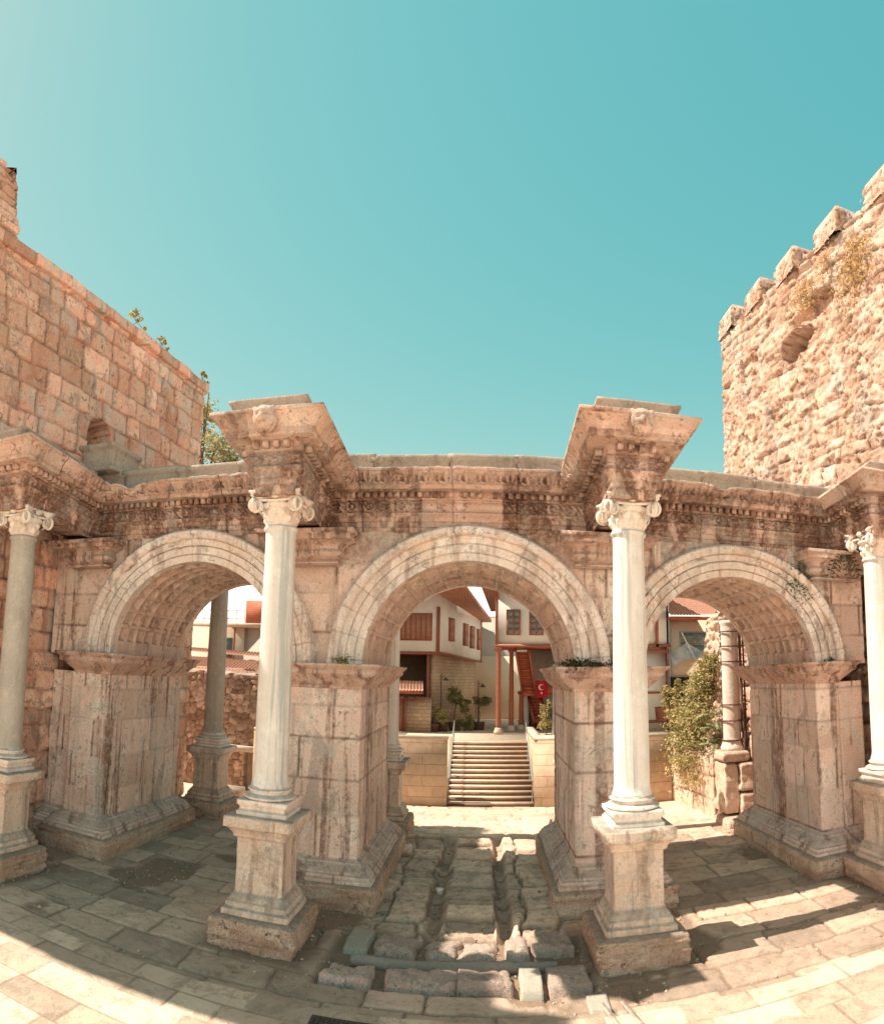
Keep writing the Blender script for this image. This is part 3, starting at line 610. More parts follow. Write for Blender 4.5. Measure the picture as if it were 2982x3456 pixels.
def ground_fn(X, Y):
    wx = X+.05*fbm(X*2, Y*2, 3, 300)*2; wy = Y+.05*fbm(X*2+7, Y*2, 3, 301)*2
    Z = .02*fbm(X*.5, Y*.5, 3, 302); tone = np.full(X.shape, .5); dirt = np.zeros(X.shape); light = np.zeros(X.shape)
    # side passages and forecourt: broad worn slabs
    g, t = ash(wx, wy, (.6, 1.05), (.8, 1.7), 303, z0=-8.3)
    cf0, ci0, _ = voro(X*2.6, Y*2.6, 340); Z += .04*sm(0, .04, g)+.03*(t-.5)+.035*fbm(X*4, Y*4, 5, 304)-.02*(1-sm(0, .05, cf0))*(ci0 > .5); tone = .1+.8*t; dirt = np.maximum(1-sm(0.005, .035, g), .6*(1-sm(0, .04, cf0))*(ci0 > .5))
    dp = sm(.06, .14, fbm(X*.8+3, Y*.8, 5, 305)); inside = sm(-1.9, -1.5, Y)*(1-sm(7, 7.6, Y)); dp = dp*inside
    Z -= .035*dp; dirt = np.maximum(dirt, dp*.9)
    # smooth modern slabs in front
    fr = 1-sm(-1.95, -1.85, Y+.02*np.sin(X*3)); g2, t2 = ash(wx*.35+X*.65, wy*.35+Y*.65, (.42, .62), (.55, 1.15), 306, z0=-9)
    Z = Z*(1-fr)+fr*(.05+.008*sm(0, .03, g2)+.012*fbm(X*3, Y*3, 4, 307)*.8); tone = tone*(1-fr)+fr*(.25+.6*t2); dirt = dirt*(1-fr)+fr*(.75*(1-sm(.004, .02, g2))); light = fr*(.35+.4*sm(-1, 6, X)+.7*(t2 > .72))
    # central roadway with wheel ruts
    ms = sm(-1.85, -1.7, X)*(1-sm(1.75, 1.9, X))*sm(.72, .8, Y)*(1-sm(7.3, 7.7, Y))
    rx = wx+.16*fbm(Y*.9, Y*0, 2, 308)*2+.05*fbm(X*4, Y*4, 3, 330)*2; g3, t3 = ash(wy+.14*fbm(X*2.2, Y*2.2, 3, 310)*2, rx, (.40, .80), (.40, 1.05), 309, z0=-2.12)
    gm_, tm_ = ash(Y+.10*fbm(X*2.2, Y*2.2, 3, 310)*2, X*0+.15+.0*X, (3, 4), (.42, .95), 341, z0=-1); mid_ = sm(-.30, -.24, X)*(1-sm(.60, .66, X)); em_ = np.minimum(gm_, np.minimum(X+.30, .66-X)); g3 = g3*(1-(mid_ > .5))+np.clip(em_, 0, 9)*(mid_ > .5); t3 = t3*(1-(mid_ > .5))+tm_*(mid_ > .5)
    cf, cid, _ = voro(X*4.2+.5*fbm(X*3, Y*3, 3, 331), Y*4.2, 332); rid = 1-np.abs(fbm(X*3.4, Y*4.6, 5, 333))*5
    zs = .11*sm(0, .04, g3)*(.7+.6*t3)-.05+.05*fbm(X*2.2, Y*2.2, 6, 311)+.10*(t3-.5)-.04*(1-sm(0, .05, cf))*(cid > .35)-.03*sm(.75, 1., rid)+.05*fbm(X*9, Y*9, 5, 334)
    rut = np.zeros(X.shape)
    for rc, dd, wd in ((-.48, .17, .14), (.80, .19, .13)):
        c = rc+.10*fbm(Y*.6, Y*0+rc, 2, 312); k_ = np.exp(-((X-c)/wd)**4)*(.75+.35*vn(Y*1.3, Y*0, 313)); zs = zs*(1-k_)+k_*(-dd+.05*fbm(X*5, Y*5, 4, 336)); rut = np.maximum(rut, k_)
    Z = Z*(1-ms)+ms*(zs-.02); tone = tone*(1-ms)+ms*(.35+.9*t3-.5*sm(.8, 1., rid)+.6*fbm(X*3, Y*3, 4, 335)); dirt = dirt*(1-ms)+ms*np.clip(.95-sm(0.0, .05, g3)+.55*rut+.5*(1-sm(0, .05, cf))*(cid > .45), 0, 1)
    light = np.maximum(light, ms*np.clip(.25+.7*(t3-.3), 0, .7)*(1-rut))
    # trench with the pipe and bedded stones
    tz = sm(-2.1, -1.95, X)*(1-sm(1.95, 2.1, X))*sm(-1.25, -1.15, Y)*(1-sm(.74, .82, Y)); Z -= tz*(.10+.03*fbm(X*5, Y*5, 3, 314)); dirt = np.maximum(dirt, tz)
    # dusty ground round the plinths
    for cx, cy in COLS:
        q = 1-sm(.75, 1.15, np.maximum(np.abs(X-cx), np.abs(Y-cy))+.3*fbm(X*2, Y*2, 3, 315)); q = q*(1-fr); Z -= .03*q; dirt = np.maximum(dirt, q*.9)
    # old paving behind the gate, pale
    bk = sm(7.3, 7.8, Y); g4, t4 = ash(wx, wy, (.35, .7), (.5, 1.3), 316, z0=-3.2, jit=.1)
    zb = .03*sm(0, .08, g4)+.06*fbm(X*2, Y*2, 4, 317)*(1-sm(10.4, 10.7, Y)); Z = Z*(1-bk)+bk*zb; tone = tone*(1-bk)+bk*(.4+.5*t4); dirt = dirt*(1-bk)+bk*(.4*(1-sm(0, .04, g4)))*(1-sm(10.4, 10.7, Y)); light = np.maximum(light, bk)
    ev = sm(4.2, 4.6, X)*bk; Z = Z*(1-ev)+ev*.02
    return Z, tone, dirt, light
xs = np.arange(-13, 12.01, .04); ys = np.concatenate([np.arange(-6.5, 7.5, .035), np.arange(7.5, 11.65, .06)])
X, Y = np.meshgrid(xs, ys, indexing='ij'); Z, tone, dirt, light = ground_fn(X, Y)
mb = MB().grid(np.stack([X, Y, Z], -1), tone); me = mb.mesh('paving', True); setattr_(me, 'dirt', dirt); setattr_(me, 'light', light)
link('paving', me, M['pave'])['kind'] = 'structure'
mb = MB(); R = 1500.; mb.add([(-R, -R, -.3), (R, -R, -.3), (R, R, -.3), (-R, R, -.3)], [(0, 1, 2, 3)])
g = G('pale_plaza'); mb.build('ground', g.out(g.mix(g.noise(g.map((.3,)*3)), (.62, .48, .37), (.68, .54, .42)), .9))['kind'] = 'structure'  # plaza out of view, kept pale to bounce sunlight onto the gate
# loose grit and chips of stone lying in the dusty patches
rg = np.random.RandomState(77); n = 9000; px_ = rg.uniform(-9.5, 9.5, n); py_ = rg.uniform(-1.9, 7.2, n); pz_, _t, pd_, _l = ground_fn(px_, py_); kp = (pd_ > .45)|(rg.uniform(size=n) < .10); px_, py_, pz_ = px_[kp], py_[kp], pz_[kp]; n = len(px_)
OC = np.array([(1, 0, 0), (0, 1, 0), (-1, 0, 0), (0, -1, 0), (0, 0, 1), (0, 0, -1)], float); sz = rg.gamma(2., .006, n)[:, None, None]+.006; V = OC[None]*sz*rg.uniform(.5, 1.3, (n, 6, 1))+np.stack([px_, py_, pz_+.004], -1)[:, None]
F = np.array([(0, 1, 4), (1, 2, 4), (2, 3, 4), (3, 0, 4), (1, 0, 5), (2, 1, 5), (3, 2, 5), (0, 3, 5)]); I = (F[None]+6*np.arange(n)[:, None, None]).reshape(-1, 3)
g = G('grit'); M['grit'] = g.out(g.mix(g.attr('tone'), (.22, .15, .11), (.62, .52, .42)), .9); tag(MB().add(V.reshape(-1, 3), I, np.repeat(rg.uniform(0, 1, n), 6)).build('grit', M['grit']), 'loose grit and stone chips scattered over the dusty paving', 'grit')['kind'] = 'stuff'
# bedded stones, pipe, slabs
def pstone(x0, x1, y0, y1, z1, seed, label, rnd=.10, mat='slab', kind='paving_stone', cat='paving stone', grp=None, flat=.0):
    mb = MB(); nu, nv = max(6, int((x1-x0)/.03)), max(6, int((y1-y0)/.03)); U, W = np.meshgrid(np.linspace(0, 1, nu), np.linspace(0, 1, nv), indexing='ij')
    X = x0+(x1-x0)*U; Y = y0+(y1-y0)*W; e = np.minimum(np.minimum(X-x0, x1-X), np.minimum(Y-y0, y1-Y)); cd = np.hypot(np.clip(np.abs(X-(x0+x1)/2)/((x1-x0)/2), 0, 1)**3, np.clip(np.abs(Y-(y0+y1)/2)/((y1-y0)/2), 0, 1)**3); e = e*(1-(1-flat)*.45*cd)
    Z = z1-rnd+rnd*np.sqrt(np.clip(1-(1-np.clip(e/rnd/1.3, 0, 1))**2, 0, 1))+(1-flat)*(.16*fbm(X*2.6, Y*2.6, 5, seed)+.04*fbm(X*10, Y*10, 4, seed)-.03*sm(.78, 1., 1-np.abs(fbm(X*3, Y*4, 4, seed+6))*5)); Z = np.where(e < 1e-6, -.25, Z)
    off = .13*(1-flat)+.01; X = X+off*fbm(X*2.5, Y*2.5, 3, seed+1)*2; Y = Y+off*fbm(X*2.5+5, Y*2.5, 3, seed+2)*2
    o = mb.grid(np.stack([X, Y, Z], -1), .5+.8*fbm(X*2, Y*2, 3, seed+4)).build(kind, M[mat], smooth=(flat < .5)); return tag(o, label, cat, grp)
M['slab'] = stone('bedded_rock', (.50, .43, .34), (.38, .31, .24), (.14, .10, .075), streak=0, spots=.85, grain=.6, tint=(1.45, 1.2, 1.3), grey=(.33, .31, .26), greytop=.6, bumps=.9, sc=1.6, pits=.5)
M['green'] = stone('smooth_grey_slab', (.36, .34, .28), (.31, .29, .24), (.22, .18, .14), streak=0, spots=.25, grey=(.38, .36, .3), greytop=.3, bumps=.2, sc=1.6, pits=.0, crack=.2, tint=(1.18, 1.14, 1.16))
GP = 'bedded stones in front of the roadway'
for a in [(-1.38, -.62, 0, .74, .07, 'rounded brown stone at the left end of the row above the pipe', .12), (-.52, .02, 0, .74, .06, 'rounded block above the pipe, left of the two middle ones', .14),
          (.06, .66, 0, .74, .06, 'rounded block above the pipe, right of the two middle ones', .14), (.80, 1.16, 0, .74, .10, 'narrow rounded stone above the right end of the pipe', .10), (1.19, 1.9, .2, .86, .12, 'flat sunlit block above the right end of the pipe', .04)]:
    pstone(*a[:5], random.randint(1, 999), a[5], a[6], grp=GP)
for a in [(-1.95, -1.12, -1.12, -.55, .10, 'pale pitted block below the left end of the pipe', .08), (-1.05, .02, -1.1, -.52, .10, 'long brown block below the middle of the pipe', .08), (.06, .90, -1.06, -.46, .10, 'greyish rounded block below the pipe, beside the pale slab', .08)]:
    pstone(*a[:5], random.randint(1, 999), a[5], a[6], grp=GP)
pstone(.93, 1.30, -1.2, -.4, .07, 5, 'narrow pale green slab below the right end of the pipe', .015, 'green', grp=GP, flat=.9)
pstone(1.34, 2.0, -1.1, -.4, .08, 6, 'square brown slab beside the right column plinth', .02, 'slab', grp=GP, flat=.8)
pstone(-1.86, -1.42, 0., .9, .03, 7, 'grey rectangular slab right of the left column plinth', .012, 'green', grp=GP, flat=.9)
pstone(1.8, 2.15, -1.78, -1.3, .055, 8, 'small grey-green slab near the thin marble strips', .01, 'green', grp=GP, flat=.95)
M['pipe'] = stone('grey_pipe', (.30, .26, .22), (.25, .215, .18), (.17, .14, .11), streak=0, spots=.4, bumps=.2, pits=.0, sc=2, tint=(1.18, 1.14, 1.16))
mb = MB(); xs_ = np.linspace(-1.62, 1.55, 60); mb.tube([(x, -.27+.03*sin(x*1.5), -.02+.01*sin(x*3)) for x in xs_], [.10 + (.012 if abs(x-.78) < .05 else 0)-.01*(x > .8) for x in xs_], 20)
tag(mb.build('drain_pipe', M['pipe'], smooth=True), 'long grey pipe lying in the trench before the roadway', 'pipe')
for x in (2.14, 2.42):
    mb = MB(); mb.box(-.03, .03, -.9, .7, .058, .078, R=Matrix.Rotation(radians(11), 3, 'Z'), o=(x, -2.3, 0))
    tag(mb.build('marble_strip', M['pedestal']), f"thin pale marble strip set in the paving, {'left' if x < 2.3 else 'right'} one of the two", 'paving strip', 'thin marble strips in the paving')
mb = MB(); mb.box(-1.74, -.88, -2.9, -2.14, .05, .072)
mc = thing('manhole_cover', 'dark studded metal cover set in the paving at the bottom edge', 'manhole cover', (-1.3, -2.5, .05))
g = G('dark_iron'); M['iron'] = g.out(g.mix(g.noise(g.map((20,)*3)), (.05, .045, .04), (.1, .085, .07)), .6); mb.build('plate', M['iron'], mc)
mb = MB()
for i in range(14):
    for j in range(12): mb.lathe([(.022, 0), (.02, .012), (.008, .014)], (-1.70+i*.0605, -2.86+j*.0605, .0715), 8, cap=True)
mb.build('stud', M['iron'], mc)['kind'] = 'stuff'
#@@BG
# ------------------------------------------------------------------ plain materials
def flat(name, c, c2=None, rough=.7, sc=6., bump=.1, spec=.3):
    g = G(name); g.b.inputs['Specular IOR Level'].default_value = spec; c2 = c2 or tuple(x*.8 for x in c)
    n = g.noise(g.map((sc,)*3), 1, 5, .6); return g.out(g.mix(g.ramp(n, .3, .7), c, c2), rough, g.bump(n, bump, .01))
def planks(name, c, c2, ax=0, w=.12):
    g = G(name); P = g.sep(g.pos); v = g.ma('FRACT', g.ma('DIVIDE', P[ax], w)); n = g.noise(g.map((3, 3, 20) if ax != 2 else (2, 2, 20)), 1, 4, .6)
    line = g.ma('MAXIMUM', g.ramp(v, .0, .08, 1, 0), g.ramp(v, .92, 1., 0, 1)); c_ = g.mix(g.ramp(n, .3, .7), c, c2); c_ = g.mix(g.ma('MULTIPLY', line, .8), c_, tuple(x*.3 for x in c))
    return g.out(c_, .6, g.bump(g.ma('SUBTRACT', 1., line), .6, .02))
def blocks(name, c, c2, mort, bw=.45, bh=.22, mt=.012, dark=None):
    """squared masonry for walls along either axis"""
    g = G(name); P = g.sep(g.pos); u = g.ma('ADD', P[0], P[1]); cm = g.nd('ShaderNodeCombineXYZ', {0: u, 1: P[2], 2: 0.}).outputs[0]
    wv = g.noise(g.map((2.2,)*3), 1, 3, .5); cm = g.nd('ShaderNodeVectorMath', {0: cm, 1: g.nd('ShaderNodeCombineXYZ', {0: g.ma('MULTIPLY', wv, .08), 1: g.ma('MULTIPLY', wv, .08), 2: 0.}).outputs[0]}, operation='ADD').outputs[0]
    b = g.nd('ShaderNodeTexBrick', {'Vector': cm, 'Color1': (*c, 1), 'Color2': (*c2, 1), 'Mortar': (*mort, 1), 'Scale': 1., 'Mortar Size': mt, 'Brick Width': bw, 'Row Height': bh, 'Bias': .0}, offset=.43, squash=1.3, squash_frequency=3)
    n = g.noise(g.map((7,)*3), 1, 6, .65); n2 = g.noise(g.map((1.1,)*3), 1, 5, .6); col = g.mix(g.ramp(n, .35, .7, 0, .5), b.outputs[0], tuple(x*.6 for x in c)); col = g.mix(g.ramp(n2, .45, .7, 0, .4), col, tuple(min(1, x*1.25) for x in c))
    h = g.bump(g.ma('SUBTRACT', 1., b.outputs[1]), .8, .03); return g.out(col, .9, g.bump(n, .6, .02, h))
def rubblem(name, c, c2, mort, sc=3.6):
    g = G(name); m = g.map((sc, sc, sc*1.25)); v = g.nd('ShaderNodeTexVoronoi', {'Vector': m, 'Randomness': .9}, feature='DISTANCE_TO_EDGE').outputs[0]; v2 = g.nd('ShaderNodeTexVoronoi', {'Vector': m, 'Randomness': .9}).outputs[1]
    n = g.noise(g.map((9,)*3), 1, 5, .65); col = g.mix(g.sep(v2)[0], c, c2); col = g.mix(g.ramp(n, .4, .7, 0, .4), col, tuple(x*.5 for x in c)); col = g.mix(g.ramp(v, .02, .09, 1, 0), col, mort)
    return g.out(col, .9, g.bump(n, .5, .02, g.bump(g.ramp(v, 0, .25), 1., .06)))
M['plaster'] = flat('white_plaster', (.88, .86, .82), (.80, .77, .72), .9, 1.5)
M['cream'] = flat('cream_plaster', (.74, .60, .46), (.68, .54, .40), .9, 1.2)
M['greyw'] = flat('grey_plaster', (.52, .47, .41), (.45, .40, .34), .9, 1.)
M['wood'] = flat('red_brown_timber', (.40, .135, .085), (.30, .095, .06), .55, 9.)
M['woodp'] = planks('red_brown_boards', (.46, .14, .075), (.33, .09, .05), 1, .14)
M['woodx'] = planks('orange_soffit_boards', (.52, .24, .15), (.42, .18, .11), 0, .16)
M['woodd'] = flat('dark_timber', (.13, .05, .035), None, .6, 9.)
M['shut'] = planks('shutter_slats', (.50, .24, .16), (.40, .18, .115), 2, .07)
M['glass'] = flat('dusty_glass', (.12, .13, .12), (.2, .22, .2), .15, 3., 0, .6)
M['dark'] = flat('painted_dark_interior', (.03, .024, .02), None, .9)
M['masons'] = blocks('small_stone_masonry', (.66, .48, .33), (.58, .38, .25), (.42, .30, .21), .34, .17, .016)
M['ret'] = blocks('squared_retaining_stone', (.62, .46, .33), (.52, .37, .26), (.34, .24, .17), .85, .36, .008)
M['rub'] = rubblem('mortared_rubble', (.42, .28, .19), (.56, .38, .26), (.30, .21, .15))
M['step'] = flat('pale_step_stone', (.66, .54, .42), (.54, .42, .32), .85, 5., .3)
M['tile'] = flat('clay_tile', (.66, .36, .26), (.55, .27, .19), .8, 8.)
M['steel'] = flat('painted_steel', (.3, .34, .34), None, .35, 4., 0, .5)
M['brickp'] = planks('brick_cladding', (.52, .17, .095), (.44, .13, .07), 2, .1)
M['planter'] = flat('dark_planter_wood', (.16, .085, .06), (.1, .055, .04), .8, 9.)
M['pot'] = flat('brown_plastic', (.22, .08, .055), None, .4, 3., 0)
M['red'] = flat('red_cloth', (.42, .012, .02), (.36, .01, .015), .8, 5.); M['flagw'] = flat('white_print', (.85, .8, .78), None, .8); M['greenf'] = flat('green_cloth', (.02, .22, .14), None, .8)
M['tarp'] = flat('pale_tarpaulin', (.6, .58, .54), (.35, .35, .33), .6, 4.); M['lampw'] = flat('lamp_enamel', (.75, .73, .68), None, .4)
M['rust'] = flat('rusty_iron', (.16, .07, .05), (.1, .05, .04), .7, 8.)
TR = 1.83
# ------------------------------------------------------------------ terrace, retaining walls, stair
def prism(mb, pts, z0, z1):
    k = len(pts); V = [(p[0], p[1], z0[i] if hasattr(z0, '__len__') else z0) for i, p in enumerate(pts)]+[(p[0], p[1], z1[i] if hasattr(z1, '__len__') else z1) for i, p in enumerate(pts)]
    mb.add(V, [tuple(range(k-1, -1, -1)), tuple(range(k, 2*k))]+[(i, (i+1) % k, (i+1) % k+k, i+k) for i in range(k)])
def bx(name, mat, parent, *b, kind=None, label=None):
    mb = MB(); 
    for q in b: mb.box(*q)
    o = mb.build(name, M[mat], parent)
    if kind: o['kind'] = kind
    if label: o['label'] = label
    return o
bx('terrace', 'step', None, (-30, -3.0, 12.2, 60, -.2, TR), (2.25, 30, 12.2, 60, -.2, TR), (-3.0, 2.25, 15.25, 60, -.2, TR), kind='structure')  # unseen strip left of the stair left open so sun reaches the steps
def retwall(x0, x1, label, back=None):
    t = thing('retaining_wall', label, 'wall', ((x0+x1)/2, 11.6, 0))
    th = 12.25 if x0 > 0 else 11.8  # left wall thinned to keep its shadow off the steps
    bx('wall', 'ret', t, (x0, x1, 11.5, th, -.2, 2.24)); 
    bx('coping', 'step', t, (x0-.02 if x0 > 0 else x0, x1+.03 if x0 < 0 else x1, 11.46, th+.04, 2.24, 2.34))
    return t
wl_ = retwall(-7.8, -.86, 'squared stone retaining wall left of the stair'); wr_ = retwall(2.12, 6.95, 'squared stone retaining wall right of the stair')
# left cheek cut low along the stair to let sun in; right one full
mb = MB(); prism(mb, [(-1.12, 11.802), (-.86, 11.802), (-.86, 15.24), (-1.12, 15.24)], -.2, (.28, .28, 2.0, 2.0)); mb.build('stair_stringer', M['ret'], wl_)
for t, x0, x1 in ((wr_, 2.12, 2.38),):
    bx('cheek_wall', 'ret', t, (x0, x1, 12.252, 16.0, -.2, 2.24)); bx('cheek_coping', 'step', t, (x0-.03, x1+.03, 12.292, 16.03, 2.242, 2.34))
st = thing('staircase', 'broad stone stair of thirteen steps rising to the terrace', 'stairs', (.63, 11.6, 0))
n = 13; rise = TR/n; run = .278
for i in range(n):
    y = 11.62+i*run; mb = MB(); prof = [(y-.02, rise*(i+1)-.03), (y-.03, rise*(i+1)-.018), (y-.03, rise*(i+1)-.002), (y+run+.02, rise*(i+1)), (y+run+.02, -.1), (y, -.1), (y, rise*(i+1)-.03)]
    V = [(x, a, b) for x in (-.855, 2.115) for a, b in prof]; k = 7
    mb.add(V, [tuple(range(k)), tuple(range(2*k-1, k-1, -1))]+[(j, j+k, (j+1) % k+k, (j+1) % k) for j in range(k)]); mb.build('step', M['step'], st)
M['riser'] = flat('shaded_riser_stone', (.27, .17, .12), (.21, .13, .09), .9, 5.)  # darker copy of the step stone; shade of the risers put into the colour
for i in range(n):
    y = 11.62+i*run; mb = MB(); mb.box(-.853, 2.113, y-.004, y+.002, rise*i+.005, rise*(i+1)-.032); mb.build('riser', M['riser'], st)
for x in (-.80, 2.06):
    mb = MB(); pts = [(x, 11.7, .85), (x, 15.3, .85+TR-.05)]; mb.tube(pts, .022, 8)
    for k in range(4): mb.tube([(x, 11.75+1.15*k, .0+.58*k), (x, 11.75+1.15*k, .87+.585*k)], .016, 8)
    tag(mb.build('handrail', M['steel']), f"thin steel handrail along the {'left' if x < 0 else 'right'} side of the stair", 'handrail', 'stair handrails')
mb = MB()
for i in range(44):
    for j in range(3): mb.box(-.75+i*.062, -.72+i*.062, 11.2+j*.1, 11.27+j*.1, .0, .048)
for i in range(44): mb.box(-.75+i*.062, -.72+i*.062, 15.32, 15.5, TR, TR+.012)
tag(mb.build('tactile_strip', M['step']), 'ribbed tactile strips at the foot and head of the stair', 'tactile paving')['kind'] = 'stuff'

# ------------------------------------------------------------------ tiled roofs
def tiles(mb, p0, p1, q0, n, rows=1, r=.055):
    """barrel tiles on the slope from eave line p0-p1 up to ridge line offset q0 (vector)"""
    p0, p1, q = Vector(p0), Vector(p1), Vector(q0); d = (p1-p0); nrm = d.cross(q).normalized(); nrm = nrm if nrm.z > 0 else -nrm; u = d.normalized()
    V = []; m = n*8
    for j in range(2*rows+1):
        jj = (j+1)//2; off = .02*((j+1) % 2 if j else 0)
        for i in range(m+1):
            a = i/8*2*pi; b = p0+d*(i/m)+q*min(1, jj/rows)+nrm*(r*.9*(cos(a)*.5+.5)+(-.02 if j % 2 else 0)*(1 if rows > 1 else 0)); V.append(tuple(b))
    mb.grid(np.array(V).reshape(2*rows+1, m+1, 3))
# ------------------------------------------------------------------ white house on a stone base (seen through the central arch)
hl = thing('white_house', 'white timber-framed house with red shutters on a stone base', 'house', (-1.85, 20.2, TR))
A, B = Vector((-1.85, 20.2, 0)), Vector((.17, 27, 0)); dAB = (B-A).normalized(); nAB = Vector((dAB.y, -dAB.x, 0))
mb = MB(); prism(mb, [(-8, 20.2), tuple(A[:2]), tuple(B[:2]), (-8, 29)], (5.54, 5.54, 5.26, 5.26), (8.5, 8.5, 7.74, 7.74)); mb.build('wall', M['plaster'], hl)
sb = [A-nAB*.22+dAB*.1, B-nAB*.22-dAB*.4]
mb = MB(); prism(mb, [(-2.24, 20.42), (sb[0].x, 20.42), (sb[1].x, sb[1].y), (-3, 28), (-2.24, 21.5)], TR-.1, (5.5, 5.5, 5.3, 5.3, 5.5)); mb.build('stone_base', M['masons'], hl)
bx('porch_back', 'rub', hl, (-8, -2.25, 22.2, 22.5, TR, 5.5)); bx('porch_ceiling', 'woodd', hl, (-8, -2.25, 20.42, 22.2, 5.38, 5.48))
for x in (-2.42, -4.6): bx('post', 'wood', hl, (x, x+.16, 20.24, 20.40, TR, 5.42))
bx('beam', 'wood', hl, (-8, -1.9, 20.17, 20.36, 5.42, 5.55))
def obb(mb, o, u, L, nrm, t, z0, z1, zs=0.):
    """box along direction u from o, thickness t along nrm, zs=drop per metre"""
    a = o; b = o+u*L; q = [a, b, b+nrm*t, a+nrm*t]; zz = [0, zs*L, zs*L, 0]
    prism(mb, [(p.x, p.y) for p in q], [z0+k for k in zz], [z1+k for k in zz])
mb = MB(); obb(mb, A-nAB*.02, dAB, 7.1, nAB, .09, 5.46, 5.56, -.28/7.1); obb(mb, A-nAB*.02+dAB*(-.03), dAB, .10, nAB, .06, 5.5, 7.75); obb(mb, A-nAB*.02+dAB*7.0, dAB, .12, nAB, .06, 5.25, 7.75)
mb.box(-1.95, -1.86, 20.14, 20.22, 5.56, 7.75); mb.build('timber_trim', M['wood'], hl)
def swin(s0, s1, z0, z1, zsl=0.):
    mb = MB(); obb(mb, A+dAB*s0+nAB*.004, dAB, s1-s0, nAB, .05, z0, z1); fr = mb.build('shutter', M['wood'], hl)
    for k in range(2):
        h = (z1-z0)/2; mb = MB(); obb(mb, A+dAB*(s0+.10)+nAB*.055, dAB, (s1-s0)-.20, nAB, .02, z0+k*h+.05, z0+k*h+h-.05); mb.build('slat_panel', M['shut'], fr)
for s0, s1, z0, z1 in ((1.38, 2.22, 6.15, 7.35), (3.7, 4.55, 6.03, 7.25), (4.88, 5.75, 5.95, 7.2), (6.2, 6.95, 5.91, 7.12)): swin(s0, s1, z0, z1)
f = bx('window', 'wood', hl, (-3.75, -2.17, 20.14, 20.21, 6.08, 7.42))
for k in range(6): bx('slat_panel', 'shut', f, (-3.70+k*.25, -3.49+k*.25, 20.115, 20.138, 6.14, 7.36))
# roof: flared eave with boarded soffit
mb = MB(); P0 = Vector((-.55, 18.9, 0)); P1 = Vector((.78, 27.4, 0))
prism(mb, [(-8, 18.9), (P0.x, P0.y), (P1.x, P1.y), (-8, P1.y)], (8.5, 8.5, 7.6, 7.6), (8.6, 8.6, 7.7, 7.7)); rf = mb.build('roof', M['woodx'], hl)
mb = MB(); tiles(mb, (P0.x, P0.y, 8.63), (P1.x, P1.y, 7.73), (-3.5, 0.6, 1.0), 34, 8); tiles(mb, (-8, 18.9, 8.63), (P0.x, P0.y, 8.63), (0, 3.5, .6), 26, 8); mb.build('roof_tile', M['tile'], rf)['kind'] = 'stuff'
# ------------------------------------------------------------------ house on posts with the red outside stair
hr = thing('post_house', 'white upper storey carried on red timber posts above a stair', 'house', (3.0, 18.3, TR))
bx('wall', 'plaster', hr, (.99, 9.0, 18.3, 24, 5.86, 9.2)); bx('lower_wall', 'plaster', hr, (4.7, 8.87, 18.55, 24, TR, 5.86), label='white ground floor wall at the right')
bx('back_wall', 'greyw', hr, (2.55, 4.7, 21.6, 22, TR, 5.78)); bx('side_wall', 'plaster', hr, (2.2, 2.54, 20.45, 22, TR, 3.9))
bx('floor_beam', 'wood', hr, (.86, 9.0, 18.22, 18.298, 5.72, 5.86), (.9, .98, 18.30, 22, 5.70, 5.86), (8.87, 8.95, 18.3, 18.38, 1.9, 9.0), (6.9, 9.0, 18.24, 18.296, 5.45, 5.6), (7.0, 8.87, 18.47, 18.545, 3.55, 3.65))
bx('soffit', 'woodp', hr, (.98, 4.7, 18.3, 21.6, 5.72, 5.80))
bx('corner_post', 'wood', hr, (.86, .985, 18.18, 18.3, 5.86, 9.0)); bx('corner_post', 'wood', hr, (8.33, 8.45, 18.22, 18.3, 5.6, 9.0))
def wpost(x, y, zt, stone=True):
    mb = MB(); mb.lathe([(.115, TR+.28), (.12, TR+.4), (.10, zt-.35), (.10, zt-.2), (.16, zt-.12), (.19, zt-.02), (.19, zt)], (x, y, 0), 18); p = mb.build('post', M['wood'], hr, smooth=True)
    mb = MB(); mb.lathe([(.2, TR), (.21, TR+.12), (.17, TR+.2), (.15, TR+.29)], (x, y, 0), 18); mb.build('foot_stone', M['step'], p, smooth=True)
wpost(1.03, 18.36, 5.72); wpost(1.66, 19.74, 5.72); wpost(2.16, 20.3, 3.7)
bx('post', 'wood', hr, (3.52, 3.68, 18.24, 18.38, 2.35, 5.72)); bx('post_plinth', 'masons', hr, (3.45, 3.95, 18.2, 18.6, TR, 2.35))
def flight(x0, x1, xb0, xb1, z0, z1, y0, y1, n):
    """stair seen from below: treads + stringers, top at (x0..x1,z1,y0), bottom at (xb0..xb1,z0,y1)"""
    mb = MB(); 
    for i in range(n):
        t = (i+.5)/n; a = x0+(xb0-x0)*t; b = x1+(xb1-x1)*t; z = z1+(z0-z1)*t; y = y0+(y1-y0)*t; h = (z1-z0)/n
        mb.box(a, b, y-.14, y+.14, z-.02, z+.02); mb.box(a, b, y+.0, y+.02, z-h, z)
    s = mb.build('flight', M['woodp'], hr)
    mb = MB()
    for p, q in (((x0, xb0)), ((x1, xb1))):
        V = [(p-.03, y0-.14, z1+.12), (p+.03, y0-.14, z1+.12), (p+.03, y0-.14, z1-.14), (p-.03, y0-.14, z1-.14)]; W = [(v[0]+q-p, v[1]+y1-y0, v[2]+z0-z1) for v in V]
        mb.add(V+W, [(0, 1, 2, 3), (7, 6, 5, 4), (0, 4, 5, 1), (1, 5, 6, 2), (2, 6, 7, 3), (3, 7, 4, 0)])
    mb.build('stringer', M['wood'], s)
